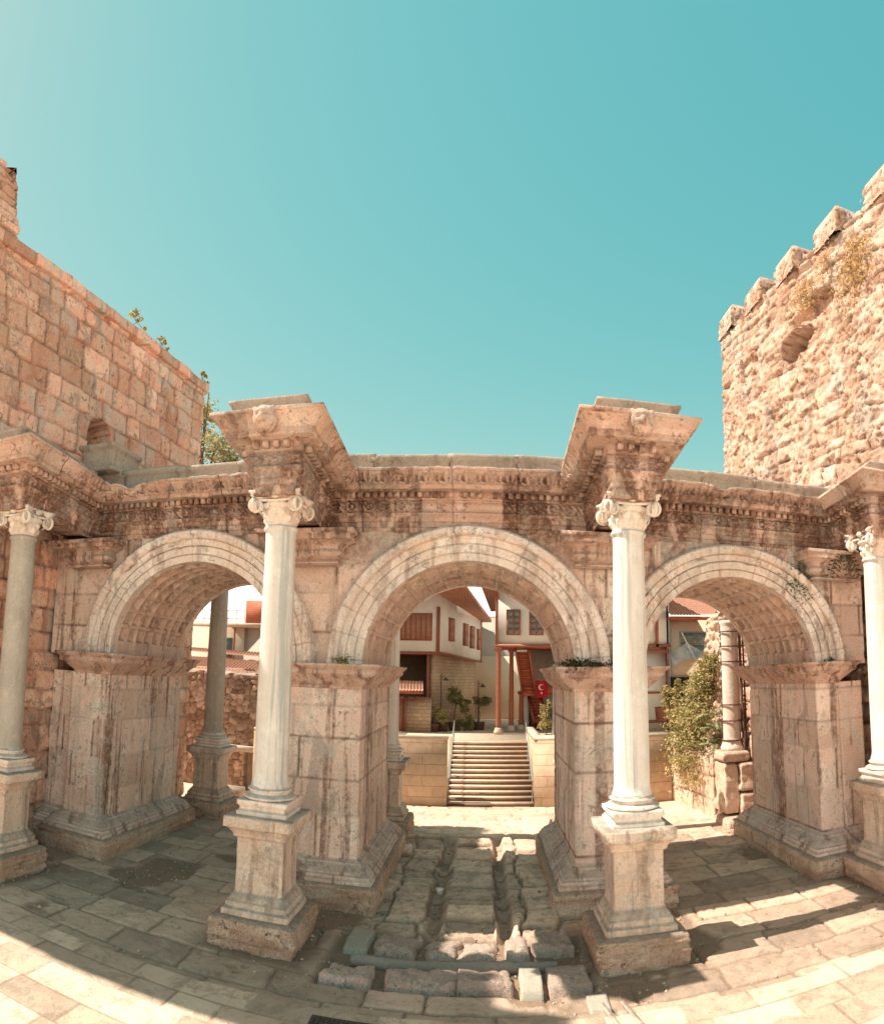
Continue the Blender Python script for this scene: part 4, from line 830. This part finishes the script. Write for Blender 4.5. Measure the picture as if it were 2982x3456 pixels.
flight(1.80, 2.42, 2.16, 2.78, 3.62, 5.6, 18.7, 19.3, 12); flight(2.50, 3.12, 2.72, 3.3, 2.3, 3.5, 20.3, 19.9, 8)
bx('landing', 'wood', hr, (2.05, 3.9, 19.4, 20.3, 3.50, 3.60)); bx('landing_rail', 'woodp', hr, (3.0, 3.9, 19.36, 19.40, 3.6, 4.0))
d = bx('door', 'woodd', hr, (2.60, 3.18, 20.4, 20.46, TR, 2.9)); 
for k in range(2): bx('door_panel', 'woodd', d, (2.64+.27*k, 2.87+.27*k, 20.37, 20.398, TR+.1, 2.8))
def rwin(x0, x1, z0, z1):
    f = bx('window', 'wood', hr, (x0, x1, 18.24, 18.298, z0, z1)); w_ = (x1-x0-.2)/2
    for i in range(2):
        for j in range(2):
            for k in range(2):
                zz = z0+.07+(z1-z0-.10)*(j*.5+k*.25); bx('pane', 'glass', f, (x0+.07+i*(w_+.06), x0+.07+i*(w_+.06)+w_, 18.222, 18.238, zz, zz+(z1-z0)*.25-.07))
rwin(1.36, 2.0, 6.27, 7.44); rwin(2.40, 3.06, 6.27, 7.44)
mb = MB(); prism(mb, [(.05, 17.3), (9.4, 17.3), (9.4, 24), (.70, 24)], (8.75, 8.6, 8.6, 7.9), (8.9, 8.75, 8.75, 8.05)); rf = mb.build('roof', M['woodx'], hr)
# panels on the lower white wall
bx('panel_frame', 'wood', hr, (6.95, 7.0, 18.46, 18.545, 2.3, 5.45), (7.02, 8.86, 18.46, 18.546, 2.22, 2.32))
bx('masonry_base', 'ret', hr, (6.6, 8.9, 18.40, 18.5, TR, 2.2))
mb = MB(); V = [(2.77, 19.2, 3.42), (3.30, 19.2, 3.42), (3.30, 19.2, 4.22), (2.77, 19.2, 4.22)]
def cloth(x0, x1, y, z0, z1, mat, name, label, seed=1):
    U, W = np.meshgrid(np.linspace(0, 1, 16), np.linspace(0, 1, 20), indexing='ij'); X = x0+(x1-x0)*U; Z = z0+(z1-z0)*W; Y = y+.02*np.sin(U*9+seed)+.01*np.sin(W*7)
    f = MB().grid(np.stack([X, Y, Z], -1)); f.grid(np.stack([X, Y+.012, Z], -1), flip=True); return f
f = cloth(2.77, 3.30, 19.15, 3.42, 4.22, 'red', 'flag', '')
fl = tag(f.build('flag', M['red'], smooth=True), 'red flag with white crescent and star hanging beside the timber stair', 'flag')
mb = MB(); R_ = .135; c0 = (3.03, 3.91)
P = []
for k in range(25): a = radians(35+290*k/24); P.append((c0[0]+R_*cos(a), c0[1]+R_*sin(a)))
Q = []
for k in range(25): a = radians(47+266*k/24); Q.append((c0[0]+.035+R_*.8*cos(a), c0[1]+R_*.8*sin(a)))
V = [(p[0], 19.112, p[1]) for p in P]+[(q[0], 19.112, q[1]) for q in Q]; mb.add(V, [(i, i+1, 26+i, 25+i) for i in range(24)]); mb.build('crescent', M['flagw'], fl)
mb = MB(); s_ = [(3.035+r*sin(radians(36*k)), 19.112, 3.64+r*cos(radians(36*k))) for k, r in ((i, .065 if i % 2 == 0 else .026) for i in range(10))]; mb.add(s_, [tuple(range(10))]); mb.build('star', M['flagw'], fl)
f = cloth(3.32, 3.62, 19.5, 3.66, 4.12, 'greenf', 'f', '', 3); tag(f.build('banner', M['greenf'], smooth=True), 'dark green banner hanging behind the red flag', 'banner')
# far grey wall between the houses
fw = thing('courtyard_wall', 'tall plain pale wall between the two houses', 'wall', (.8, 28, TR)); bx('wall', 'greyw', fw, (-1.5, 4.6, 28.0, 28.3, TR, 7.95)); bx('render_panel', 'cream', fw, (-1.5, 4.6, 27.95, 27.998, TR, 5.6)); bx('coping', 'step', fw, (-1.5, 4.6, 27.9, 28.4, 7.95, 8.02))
# garden wall, gate and canopy
gwl = thing('garden_wall', 'low stone garden wall with tiled coping left of the potted trees', 'wall', (-2.7, 18.85, TR)); bx('wall', 'masons', gwl, (-3.2, -2.05, 18.8, 19.1, TR, 3.27))
mb = MB(); tiles(mb, (-3.25, 18.68, 3.27), (-2.0, 18.68, 3.27), (0, .28, .12), 12, 1); mb.build('coping_tile', M['tile'], gwl)['kind'] = 'stuff'
gg = thing('garden_gate', 'red wooden garden gate under a small tiled canopy', 'gate', (-3.7, 18.85, TR)); bx('door', 'woodx', gg, (-4.4, -3.26, 18.86, 18.93, TR, 3.3)); bx('frame', 'wood', gg, (-3.28, -3.2, 18.76, 18.99, TR, 3.55), (-4.5, -3.2, 18.78, 18.97, 3.32, 3.44)); bx('canopy_beam', 'wood', gg, (-4.6, -2.42, 18.3, 18.38, 3.56, 3.7), (-2.5, -2.42, 18.38, 19.2, 3.56, 3.68), (-3.28, -3.2, 18.80, 18.92, 3.44, 3.7))
mb = MB(); tiles(mb, (-4.7, 18.2, 3.7), (-2.36, 18.2, 3.7), (-.1, .8, .42), 16, 4); mb.build('canopy_tile', M['tile'], gg)['kind'] = 'stuff'
# beige building to the right
bb = thing('beige_building', 'cream building with tiled eave and wide dark window behind the ruin', 'building', (11, 18, TR)); bx('wall', 'cream', bb, (8.98, 14, 18.35, 26, TR, 7.1))
bx('eave', 'wood', bb, (8.9, 14, 17.8, 18.6, 7.0, 7.14)); mb = MB(); tiles(mb, (8.9, 17.72, 7.16), (14, 17.72, 7.16), (0, 3, 1.2), 34, 8); mb.build('roof_tile', M['tile'], bb)['kind'] = 'stuff'
f = bx('window', 'steel', bb, (9.5, 11.6, 18.29, 18.348, 5.2, 6.45)); bx('pane', 'glass', f, (9.56, 11.5, 18.27, 18.288, 5.26, 5.8)); bx('pane', 'glass', f, (9.56, 11.5, 18.27, 18.288, 5.85, 6.38))
bx('lower_wall', 'dark', bb, (8.98, 12, 18.2, 18.345, TR, 4.3))  # near-black sheet on the wall front; interior darkness put into the colour
mb = MB(); mb.tube([(8.98, 18.28, TR), (8.98, 18.28, 7.0)], .045, 8); mb.build('drain_pipe', M['steel'], bb)
mb = MB(); U, W = np.meshgrid(np.linspace(0, 1, 24), np.linspace(0, 1, 16), indexing='ij')
X = 8.95+1.9*U; Z = (4.75+.45*np.sin(U*pi*.9)+.0*U)*(1-W)+(5.95-1.3*np.abs(U-.45))*W; Y = 17.6+.18*np.sin(U*14)*(1-W*.5)+.5*W
mb.grid(np.stack([X, Y, Z], -1)); mb.grid(np.stack([X, Y+.02, Z], -1), flip=True); tp = tag(mb.build('tarpaulin', M['tarp'], smooth=True), 'sagging pale tarpaulin hung over a pole below the wide window', 'tarpaulin')
mb = MB(); mb.tube([(9.55, 18.1, 6.4), (10.1, 17.5, 4.9)], .03, 8); mb.build('pole', M['lampw'], tp)
# house left behind rubble wall
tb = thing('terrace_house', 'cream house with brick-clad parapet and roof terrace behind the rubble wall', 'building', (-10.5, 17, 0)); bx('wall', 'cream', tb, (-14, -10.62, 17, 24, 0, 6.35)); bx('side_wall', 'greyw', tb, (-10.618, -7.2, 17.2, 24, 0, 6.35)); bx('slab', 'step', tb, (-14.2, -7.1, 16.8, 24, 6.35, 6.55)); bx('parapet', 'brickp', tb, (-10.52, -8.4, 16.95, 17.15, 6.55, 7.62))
f = bx('window', 'steel', tb, (-11.75, -11.12, 16.94, 16.998, 4.9, 5.85)); bx('pane', 'glass', f, (-11.7, -11.17, 16.92, 16.938, 4.95, 5.8)); mb = MB(); mb.tube([(-11.02, 16.93, 4.5), (-11.02, 16.93, 6.35)], .04, 8); mb.build('drain_pipe', M['wood'], tb)
mb = MB()
for z in (6.75, 7.15): mb.tube([(-14, 16.95, z), (-10.55, 16.95, z)], .022, 6)
for x in np.arange(-13.5, -10.4, .42): mb.tube([(x, 16.95, 6.55), (x, 16.95, 7.17)], .018, 6)
mb.build('railing', M['steel'], tb)
mb = MB(); mb.box(-14, -7.3, 14.0, 14.2, 0, 4.45); ow = thing('outbuilding', 'low outbuilding with pale tiled roof above the rubble wall', 'building', (-10, 14.5, 0)); mb.build('wall', M['masons'], ow); mb = MB(); tiles(mb, (-14, 13.8, 4.42), (-7.2, 13.8, 4.22), (0, 1.6, .5), 44, 6); tiles(mb, (-14, 16.1, 5.15), (-7.2, 16.1, 4.9), (0, .5, .2), 44, 2); mb.build('roof_tile', M['tile'], ow)['kind'] = 'stuff'
rw = thing('rubble_wall', 'rough rubble wall with a dark low doorway behind the left arch', 'wall', (-8.7, 11.9, 0))
def rwd(S, Z, D, X, Y):
    f, vid, _ = voro(S*3.6, Z*4.6, 401); h = .12*np.clip(f, 0, .45)-.03+.05*fbm(S*3, Z*3, 3, 402); dr = (X > -8.28)&(X < -7.75)&(Z < 1.35); return np.where(dr, -.6, h), np.where(dr, 0, vid), (1-sm(0, .13, f))*(1-dr)
mb = MB(); V, t = sweep([(-14, 11.9), (-7.55, 11.9), (-7.55, 12.5)], [(0, -.1), (0, 4.3), (-.5, 4.35)], False, .05, .05, rwd); V[:, :, 2] += (V[:, :, 2] > 3.5)*.25*fbm(V[:, :, 0]*1.5, V[:, :, 1], 3, 5); mb.grid(V, t); mb.build('wall', M['rub2'] if 'rub2' in M else stone('rubble_rock', (.46, .33, .23), (.38, .26, .175), (.2, .12, .08), streak=.1, spots=.5, tonev=.45), rw, smooth=True)
bx('lintel', 'step', rw, (-9.4, -7.5, 11.6, 11.9, 1.4, 1.6))
tag(bx('stone_bench', 'ruin', None, (-8.9, -7.5, 9.4, 10.1, -.05, .45)), 'low block bench of old stone beside the rear left column', 'stone block')

# ------------------------------------------------------------------ ruin wall at the right, behind the gate
ru = thing('ruined_wall', 'rough ruined wall overgrown with creeper behind the right arch', 'wall', (8, 9.5, 0))
def rud(S, Z, D, X, Y):
    g, t = ash(S, Z, (.5, .8), (.6, 1.3), 411, z0=-.2, jit=.08); k = sm(1.7, 2.2, Z+.5*fbm(S, Z, 3, 3))
    f, vid, _ = voro(S*3, Z*3.6, 412); h = (1-k)*(-.04*(1-sm(0, .05, g))+.05*(t-.5))+k*(.2*np.clip(f, 0, .5)-.05+.35*fbm(S*1.6, Z*1.6, 4, 413)); return h+.04*fbm(S*6, Z*6, 3, 414), .3+.6*(t*(1-k)+vid*k), (1-sm(0, .04, g))*(1-k)+(1-sm(0, .1, f))*k*.7
mb = MB(); V, t = sweep([(9.6, 12.2), (6.98, 11.55), (7.05, 11.3), (7.35, 8.35), (9.6, 8.3)][::-1][::-1], [(0, -.1), (0, 1.9)], False, .05, .05, rud); V2, t2 = sweep([(9.8, 11.9), (7.5, 11.2), (7.85, 8.9), (9.8, 8.5)], [(.3, 1.88), (.1, 2.3), (-.05, 4.2), (-.15, 6.4), (-.8, 6.7)], False, .05, .05, rud)
hm = 6.6-2.9*sm(9.3, 11.4, V2[:, :, 1])-.9*(V2[:, :, 1] > 10.)+.5*fbm(V2[:, :, 1]*1.5, V2[:, :, 0], 3, 6); V2[:, :, 2] = np.minimum(V2[:, :, 2], hm+.1*fbm(V2[:, :, 0]*5, V2[:, :, 1]*5, 3, 9))
mb.grid(V, t).grid(V2, t2); mb.build('wall', M['ruin'], ru, smooth=True)
mb = MB(); prism(mb, [(7.4, 8.4), (9.6, 8.4), (9.6, 12), (7.05, 11.4)], 1.7, 1.92); mb.build('ledge', M['ruin'], ru)
# propped rear column on old masonry
mb = MB(); mb.lathe([(.36, 2.1), (.37, 2.2), (.33, 2.28), (.30, 2.36), (.275, 2.45)]+[(.272-.02*k/8, 2.5+k*.42) for k in range(8)]+[(.27, 5.8), (.27, 5.9), (.3, 5.95), (.3, 6.05)], (7.77, 7.7, 0), 32)
pc = tag(mb.build('propped_column', M['cap'], smooth=True), 'sunlit column clamped to a rusty prop behind the right arch', 'column')
mb = MB(); mb.tube([(8.02, 7.42, 2.2), (7.98, 7.42, 5.9)], .045, 10); mb.tube([(8.16, 7.5, 2.2), (8.12, 7.5, 5.9)], .03, 8); mb.build('prop', M['rust'], pc)
for z in (2.42, 3.0, 3.48, 4.78, 5.25, 5.7):
    mb = MB(); mb.tube([(7.77+.31*cos(a), 7.7+.31*sin(a), z) for a in np.linspace(0, 2*pi, 22)], .022, 6); mb.tube([(7.55, 7.42, z), (8.2, 7.42, z)], .02, 6); mb.build('clamp', M['rust'], pc)
def rock(name, x0, x1, y0, y1, z0, z1, label, seed, mat='ruin'):
    mb = MB(); c = ((x0+x1)/2, (y0+y1)/2); addsweep(mb, rect(x0, x1, y0, y1), [(-.08, z0), (0, z0+.06), (.01, (z0+z1)/2), (0, z1-.07), (-.07, z1-.01), (-.2, z1)], True, .05, .05, rocky(seed, .05, False), cap=True); return tag(mb.build(name, M[mat], None, smooth=True), label, 'stone block', 'old stone blocks under the propped column')
rock('stone_block', 7.28, 8.12, 7.2, 8.1, 1.80, 2.12, 'flat moulded block directly under the propped column', 1); rock('stone_block', 7.32, 7.72, 7.25, 8.1, .3, 1.80, 'tall dark upright block under the left of the propped column', 2); rock('stone_block', 7.76, 8.4, 7.1, 8.1, .95, 1.78, 'upper right block below the propped column', 3)
rock('stone_block', 7.76, 8.5, 7.0, 8.1, .25, .93, 'lower right block below the propped column', 4); rock('stone_block', 7.2, 8.3, 6.75, 7.9, -.1, .27, 'low wide block at ground level below the propped column', 5); rock('stone_block', 8.2, 8.7, 7.2, 8.2, 1.8, 2.6, 'pale rounded block right of the propped column foot', 6)

# ------------------------------------------------------------------ foliage
def leafm(name, c, c2):
    g = G(name); n = g.noise(g.map((5,)*3), 1, 4, .6); t = g.attr('tone'); g.b.inputs['Specular IOR Level'].default_value = .2
    col = g.mix(g.ramp(n, .35, .65), c, c2); col = g.mix(1., col, g.mix(t, (.55, .55, .5), (1.35, 1.35, 1.3)), 'MULTIPLY'); m = g.out(col, .6)
    tr_ = g.t.nodes.new('ShaderNodeBsdfTranslucent'); g.t.links.new(col, tr_.inputs[0]); ms = g.t.nodes.new('ShaderNodeMixShader'); ms.inputs[0].default_value = .3
    o = g.t.nodes['Material Output']; g.t.links.new(g.b.outputs[0], ms.inputs[1]); g.t.links.new(tr_.outputs[0], ms.inputs[2]); g.t.links.new(ms.outputs[0], o.inputs[0]); return m
M['leaf'] = leafm('olive_leaf', (.34, .31, .13), (.22, .22, .10)); M['leafy'] = leafm('yellow_green_leaf', (.60, .48, .24), (.36, .33, .15)); M['leafd'] = leafm('dark_leaf', (.06, .08, .035), (.04, .055, .025)); M['dry'] = leafm('dry_grass', (.62, .45, .22), (.5, .34, .16)); M['ail'] = leafm('grey_green_leaf', (.34, .38, .22), (.26, .31, .17)); M['teal'] = leafm('blue_green_leaf', (.14, .24, .2), (.1, .18, .15))
M['bark'] = flat('bark', (.16, .10, .065), (.1, .065, .045), .9, 12., .5)
def leaves(mb, C, size, rg, up=.3, asp=2.):
    n = len(C); d = rg.normal(size=(n, 3)); d[:, 2] = d[:, 2]*.7-up*0; d /= np.linalg.norm(d, axis=1)[:, None]; e = np.cross(d, rg.normal(size=(n, 3))); e /= np.linalg.norm(e, axis=1)[:, None]
    s = size*rg.uniform(.6, 1.4, (n, 1)); f = np.cross(d, e)*.18
    V = np.stack([C-d*s, C+(e*s/asp)+f*s, C+d*s, C-(e*s/asp)+f*s], 1); I = np.arange(n*4).reshape(n, 4); mb.add(V.reshape(-1, 3), I, np.repeat(rg.uniform(0, 1, n), 4))
def blob(rg, n, c, r, clumps=9, cs=.38):
    cc = rg.normal(size=(clumps, 3)); cc /= np.linalg.norm(cc, axis=1)[:, None]; cc *= rg.uniform(.25, .95, (clumps, 1)); k = rg.randint(0, clumps, n); p = cc[k]+rg.normal(size=(n, 3))*cs*.55; return np.array(c)+p*np.array(r)
def tree(name, label, cat, base, h, blobs, mat, n, size, seed, group=None, stem=.03, planter=None):
    rg = np.random.RandomState(seed); t = thing(name, label, cat, base, group); b = Vector(base); mb = MB(); P = [b+Vector((.04*sin(k*1.7+seed), .03*cos(k*2.1), h*k/5)) for k in range(6)]; mb.tube(P, [stem*(1-.12*k) for k in range(6)], 8)
    for bl in blobs:
        c = Vector(bl[0]); mb.tube([P[3], (P[4]+c)/2, c], [stem*.6, stem*.45, stem*.2], 6)
        for q in range(3): mb.tube([(P[4]+c)/2, c+Vector(tuple(rg.normal(size=3)*np.array(bl[1])*.5))], [stem*.3, stem*.12], 5)
    mb.build('trunk', M['bark'], t)
    mb = MB(); tot = sum(bl[1][0]*bl[1][2] for bl in blobs)
    for bl in blobs: leaves(mb, blob(rg, int(n*bl[1][0]*bl[1][2]/tot), bl[0], bl[1]), size, rg)
    mb.build('crown', M[mat], t)
    return t
def planter(x, y, w, label, h=.38):
    t = thing('planter', label, 'planter', (x, y, TR), 'planters on the terrace'); mb = MB(); z = TR; mb.add([(x-w*.82, y-w*.82, z), (x+w*.82, y-w*.82, z), (x+w*.82, y+w*.82, z), (x-w*.82, y+w*.82, z), (x-w, y-w, z+h), (x+w, y-w, z+h), (x+w, y+w, z+h), (x-w, y+w, z+h)], [(0, 1, 5, 4), (1, 2, 6, 5), (2, 3, 7, 6), (3, 0, 4, 7), (3, 2, 1, 0)]); mb.build('tub', M['planter'], t)
    bx('soil', 'woodd', t, (x-w*.96, x+w*.96, y-w*.96, y+w*.96, z+h-.05, z+h-.02))
for x, y, w, l in ((-2.0, 19.2, .32, 'leftmost dark wooden planter by the garden wall'), (-1.52, 19.5, .24, 'small planter between the garden wall and the middle tree'), (-1.0, 20.05, .30, 'dark planter under the taller middle tree'), (.14, 20.5, .28, 'planter of the right-hand tree beside the stone corner')): planter(x, y, w, l)
tree('potted_shrub', 'pale yellow-green shrub in the leftmost terrace planter', 'shrub', (-1.95, 19.2, TR+.3), .7, [((-1.85, 19.2, 2.75), (.45, .3, .38)), ((-1.5, 19.2, 2.45), (.3, .3, .35))], 'leafy', 1900, .045, 1, 'potted trees on the terrace', .02)
tree('potted_tree', 'round dark green tree in the middle of the potted group', 'tree', (-1.0, 20.05, TR+.3), 1.3, [((-1.05, 20.05, 3.35), (.42, .35, .38)), ((-1.2, 20.05, 3.7), (.2, .2, .28)), ((-.8, 20.05, 3.2), (.28, .28, .25))], 'leaf', 2400, .05, 2, 'potted trees on the terrace', .03)
tree('potted_tree', 'slender leaning tree right of the middle potted tree', 'tree', (-.5, 20.1, TR), 1.0, [((-.55, 20.1, 2.95), (.3, .3, .3)), ((-.42, 20.1, 3.2), (.2, .2, .15))], 'leaf', 1100, .045, 3, 'potted trees on the terrace', .02)
tree('potted_shrub', 'low bushy shrub at the foot of the potted trees', 'shrub', (-.45, 19.8, TR), .3, [((-.4, 19.8, 2.2), (.45, .3, .32))], 'leaf', 1500, .045, 4, 'potted trees on the terrace', .015)
tree('potted_tree', 'rightmost potted tree with flat spreading crown', 'tree', (.14, 20.5, TR+.3), 1.1, [((.3, 20.5, 3.15), (.35, .3, .22)), ((.05, 20.5, 3.3), (.22, .22, .2)), ((.5, 20.5, 3.3), (.25, .2, .15))], 'leaf', 1500, .045, 5, 'potted trees on the terrace', .025)
tree('shrub', 'tall yellow-green shrub beside the masonry post plinth', 'shrub', (3.15, 17.9, TR), 1.2, [((3.1, 17.9, 2.3), (.3, .28, .35)), ((3.08, 17.9, 2.85), (.24, .22, .35)), ((3.25, 17.9, 3.15), (.15, .15, .2))], 'leafy', 2300, .05, 6, None, .02)
tree('shrub', 'yellowish shrub behind the retaining wall, left of the creeper', 'shrub', (7.5, 13.2, TR), 1.0, [((7.45, 13, 3.5), (.42, .4, .45)), ((7.55, 13, 2.9), (.35, .35, .35)), ((7.7, 13, 4.05), (.2, .2, .3))], 'leafy', 2200, .06, 7, None, .03)
tree('tree', 'leafy tree rising behind the far end of the orange tower', 'tree', (-11.6, 13.5, 0), 13.2, [((-10.9, 13.5, 14.0), (.9, .9, 1.0)), ((-11.5, 13.5, 15.2), (.7, .7, 1.0)), ((-10.2, 13.5, 13.2), (.75, .7, .6)), ((-11.2, 13.5, 12.6), (1., .9, .7))], 'leafy', 2300, .085, 8, None, .15)
# creeper on the ruin
cr = thing('creeper', 'sprawling yellow-green creeper hanging over the ruined wall', 'creeper', (7.1, 9.5, 1.5)); rg = np.random.RandomState(11); mb = MB(); n = 17000; t = rg.uniform(0, 1, n); k = rg.uniform(0, 1, n)
keys = np.array([(7.82, 9.4, 5.0, .16), (7.6, 9.6, 4.4, .30), (7.45, 9.9, 3.6, .42), (7.25, 10.1, 2.9, .50), (7.1, 10.2, 2.2, .52), (6.98, 10.2, 1.5, .5), (7.0, 9.9, .95, .36)])
i = np.clip((t*(len(keys)-1)).astype(int), 0, len(keys)-2); ff = t*(len(keys)-1)-i; K = keys[i]*(1-ff[:, None])+keys[i+1]*ff[:, None]; C = K[:, :3]+rg.normal(size=(n, 3))*K[:, 3:4]*np.array([.55, 1.1, .45]); cl = _h(np.floor(C[:, 1]*4), np.floor(C[:, 2]*4), 5) > .36; leaves(mb, C[cl], .045, rg, asp=1.6); mb.build('foliage', M['leafy'], cr)
mb = MB(); C2 = C[(rg.uniform(size=n) < .16)&(C[:, 2] > 2.0)]+np.array([.05, -.05, .02]); leaves(mb, C2, .05, rg, asp=1.6); mb.build('green_foliage', M['leaf'], cr)
mb = MB()
for q in range(14): a = keys[rg.randint(0, 5)]; p0 = Vector((8.0, float(a[1]), 2.0)); mb.tube([p0, Vector(tuple(a[:3]))+Vector((.1, .3*rg.normal(), .2)), Vector(tuple(a[:3]))+Vector((-.1, .6*rg.normal(), -.3))], [.02, .014, .006], 5)
mb.build('stem', M['bark'], cr)
# pinnate fronds
ai = thing('sumac_plant', 'grey-green feathery plant growing from the ruin ledge left of the propped column', 'plant', (7.8, 8.7, 2.0)); rg = np.random.RandomState(12); mb = MB(); ms = MB()
for q in range(13):
    mb = MB(); a = radians(200+rg.uniform(-75, 60)); el = rg.uniform(.1, 1.1); L = rg.uniform(.7, 1.15); o = Vector((7.75, 8.6+rg.uniform(-.3, .5), 2.1+rg.uniform(0, 1.0))); P = []
    for k in range(12): s = k/11*L; P.append(o+Vector((cos(a)*s*cos(el), sin(a)*s*cos(el), s*sin(el)-.45*s*s)))
    ms.tube(P, [.012*(1-k/14) for k in range(12)], 5); mb.tube(P, [.008*(1-k/14) for k in range(12)], 4)
    for k in range(2, 12):
        d = (P[k]-P[k-1]).normalized(); e = d.cross(Vector((0, 0, 1))).normalized()
        for s_ in (-1, 1):
            for h_ in (0, .5):
                p = P[k]-d*h_*L/11; l = .15*(1-.5*abs(k/11-.5)); q_ = p+e*s_*l+Vector((0, 0, -.05)); w_ = d*.022; mb.add([tuple(p), tuple((p+q_)/2+w_), tuple(q_), tuple((p+q_)/2-w_)], [(0, 1, 2, 3)], rg.uniform())
    mb.build('frond', M['ail'], ai)
ms.build('stem', M['bark'], ai)
tree('shrub', 'dark green shrub right of the propped column', 'shrub', (8.6, 8.6, 1.9), .5, [((8.55, 8.5, 2.9), (.35, .3, .6)), ((8.4, 8.5, 2.4), (.3, .3, .4))], 'leafd', 1500, .05, 13, None, .02)
tree('shrub', 'dark shrub beyond the rubble wall, glimpsed beside the white left column', 'shrub', (-6.4, 12.6, 1.8), .8, [((-6.5, 12.6, 3.2), (.6, .3, .9))], 'leafd', 1800, .06, 14, None, .03)
# weeds on the gate and towers
def weed(name, label, cat, c, r, mat, n, size, seed, hang=0., group=None):
    rg = np.random.RandomState(seed); t = thing(name, label, cat, c, group); mb = MB(); C = np.array(c)+rg.normal(size=(n, 3))*np.array(r)*.5
    if hang: C[:, 2] -= np.abs(rg.normal(size=n))*hang*.5
    leaves(mb, C, size, rg, asp=2.2); mb.build('foliage', M[mat], t); mb = MB()
    for q in range(8): mb.tube([c, tuple(C[rg.randint(n)])], [.008, .003], 4)
    mb.build('stem', M['bark'], t); return t
weed('weed', 'small weed on the impost left of the central arch', 'weed', (-2.35, 1.62, 4.68), (.22, .08, .10), 'leaf', 90, .035, 21)
weed('weed', 'spreading weed on the impost right of the central arch', 'weed', (2.15, 1.66, 4.66), (.35, .10, .12), 'leafd', 220, .04, 22)
weed('weed', 'low weed on top of the right middle impost, beside the white column', 'weed', (2.55, 1.62, 4.66), (.5, .10, .08), 'leafd', 160, .035, 23)
weed('weed', 'tiny weed on the impost of the outer right pier', 'weed', (7.75, 1.7, 4.6), (.12, .08, .08), 'leafd', 60, .035, 24)
weed('hanging_plant', 'blue-green plant hanging from the wall right of the right arch', 'plant', (7.15, 1.85, 6.75), (.35, .1, .35), 'teal', 420, .035, 25, .7)
mb = MB(); hp = thing('fern_plant', 'dark fern-like plant under the entablature beside the rightmost column', 'plant', (8.05, 1.4, 7.0)); ms = MB()
for a in (150, 215, 265, 300, 340):
    mb = MB(); P = [Vector((8.05, 1.4, 7.0))+Vector((cos(radians(a))*s*.5, sin(radians(a))*s*.25, .12*s-1.0*s*s)) for s in np.linspace(0, .75, 9)]; ms.tube(P, .008, 4); mb.tube(P, .006, 4)
    for k in range(1, 9):
        d = (P[k]-P[k-1]).normalized(); e = d.cross(Vector((0, 1, 0))).normalized()
        for s_ in (-1, 1): p = P[k]; q_ = p+e*s_*.13+d*.05; mb.add([tuple(p), tuple((p+q_)/2+d*.02), tuple(q_), tuple((p+q_)/2-d*.02)], [(0, 1, 2, 3)], .5)
    mb.build('frond', M['leafd'], hp)
ms.build('stem', M['bark'], hp)
weed('grass_tuft', 'large dry yellow grass tuft high on the right tower', 'grass tuft', (9.3, 2.3, 15.1), (.16, .9, .7), 'dry', 800, .05, 31, .9)
weed('grass_tuft', 'brown grass tuft above the hole in the right tower', 'grass tuft', (9.05, 4.3, 15.3), (.14, .8, .45), 'dry', 420, .045, 32, .5)
weed('grass_tuft', 'small grass tuft high on the tower, between the larger tufts', 'grass tuft', (9.2, 3.4, 15.7), (.12, .4, .25), 'dry', 140, .04, 33, .3)
for y, s_, l in ((4.6, .34, 'larger yellow seedling on top of the orange tower'), (6.0, .24, 'smaller yellow seedling farther along the orange tower top'), (8.6, .22, 'yellow seedling at the far corner of the orange tower')):
    x_ = XL(y)-.02; tree('seedling', l, 'seedling', (x_, y, 14.33), s_*.9, [((x_+.03, y-s_*.6, 14.45+s_*.5), (s_*.4, s_*.5, s_*.25)), ((x_+.05, y+s_*.5, 14.4+s_*.8), (s_*.35, s_*.5, s_*.3)), ((x_, y+s_*.1, 14.4+s_*1.3), (s_*.3, s_*.35, s_*.3)), ((x_+.06, y+s_*1.2, 14.4+s_*.2), (s_*.3, s_*.4, s_*.2))], 'leafy', 130, .055, int(y*10), 'seedlings on the orange tower', .012)
# ------------------------------------------------------------------ lamps, pot, litter
def lamp(x, y, h, arm, label, white=False):
    t = thing('street_lamp', label, 'street lamp', (x, y, TR), 'street lamps on the terrace'); mb = MB(); mb.tube([(x, y, TR), (x, y, TR+.5), (x, y, TR+h)], [.045, .03, .022], 10); mb.tube([(x, y, TR+h-.2), (x+arm*.5, y, TR+h-.1), (x+arm, y, TR+h-.16)], .012, 6); mb.build('pole', M['steel' if white else 'iron'], t)
    mb = MB(); mb.lathe([(.15, -.16), (.12, -.11), (.05, -.06), (.03, 0)], (x+arm, y, TR+h-.14), 18); mb.build('lamp_shade', M['lampw' if white else 'iron'], t)
lamp(-1.63, 19.3, 2.65, .22, 'slim black lamp against the stone house base, left of the potted trees'); lamp(.10, 20.35, 2.35, .2, 'slim black lamp behind the rightmost potted tree'); lamp(3.25, 16.0, 3.1, -.10, 'pale lamp beside the red flag, seen against the right impost', True)
mb = MB(); mb.lathe([(.26, 2.34), (.31, 2.9), (.33, 2.92), (.33, 2.97), (.29, 2.97), (.27, 2.9)], (8.35, 17.6, 0), 24); tag(mb.build('barrel', M['pot'], smooth=True), 'round brown tub on the wall below the white house', 'tub')
mb = MB(); mb.lathe([(.0, 0), (.06, 0), (.08, .1), (.085, .11), (.0, .115)], (-.47, 2.9, .02), 12); tag(mb.build('paper_cup', M['flagw']), 'crumpled white paper cup lying in the left wheel rut', 'litter')
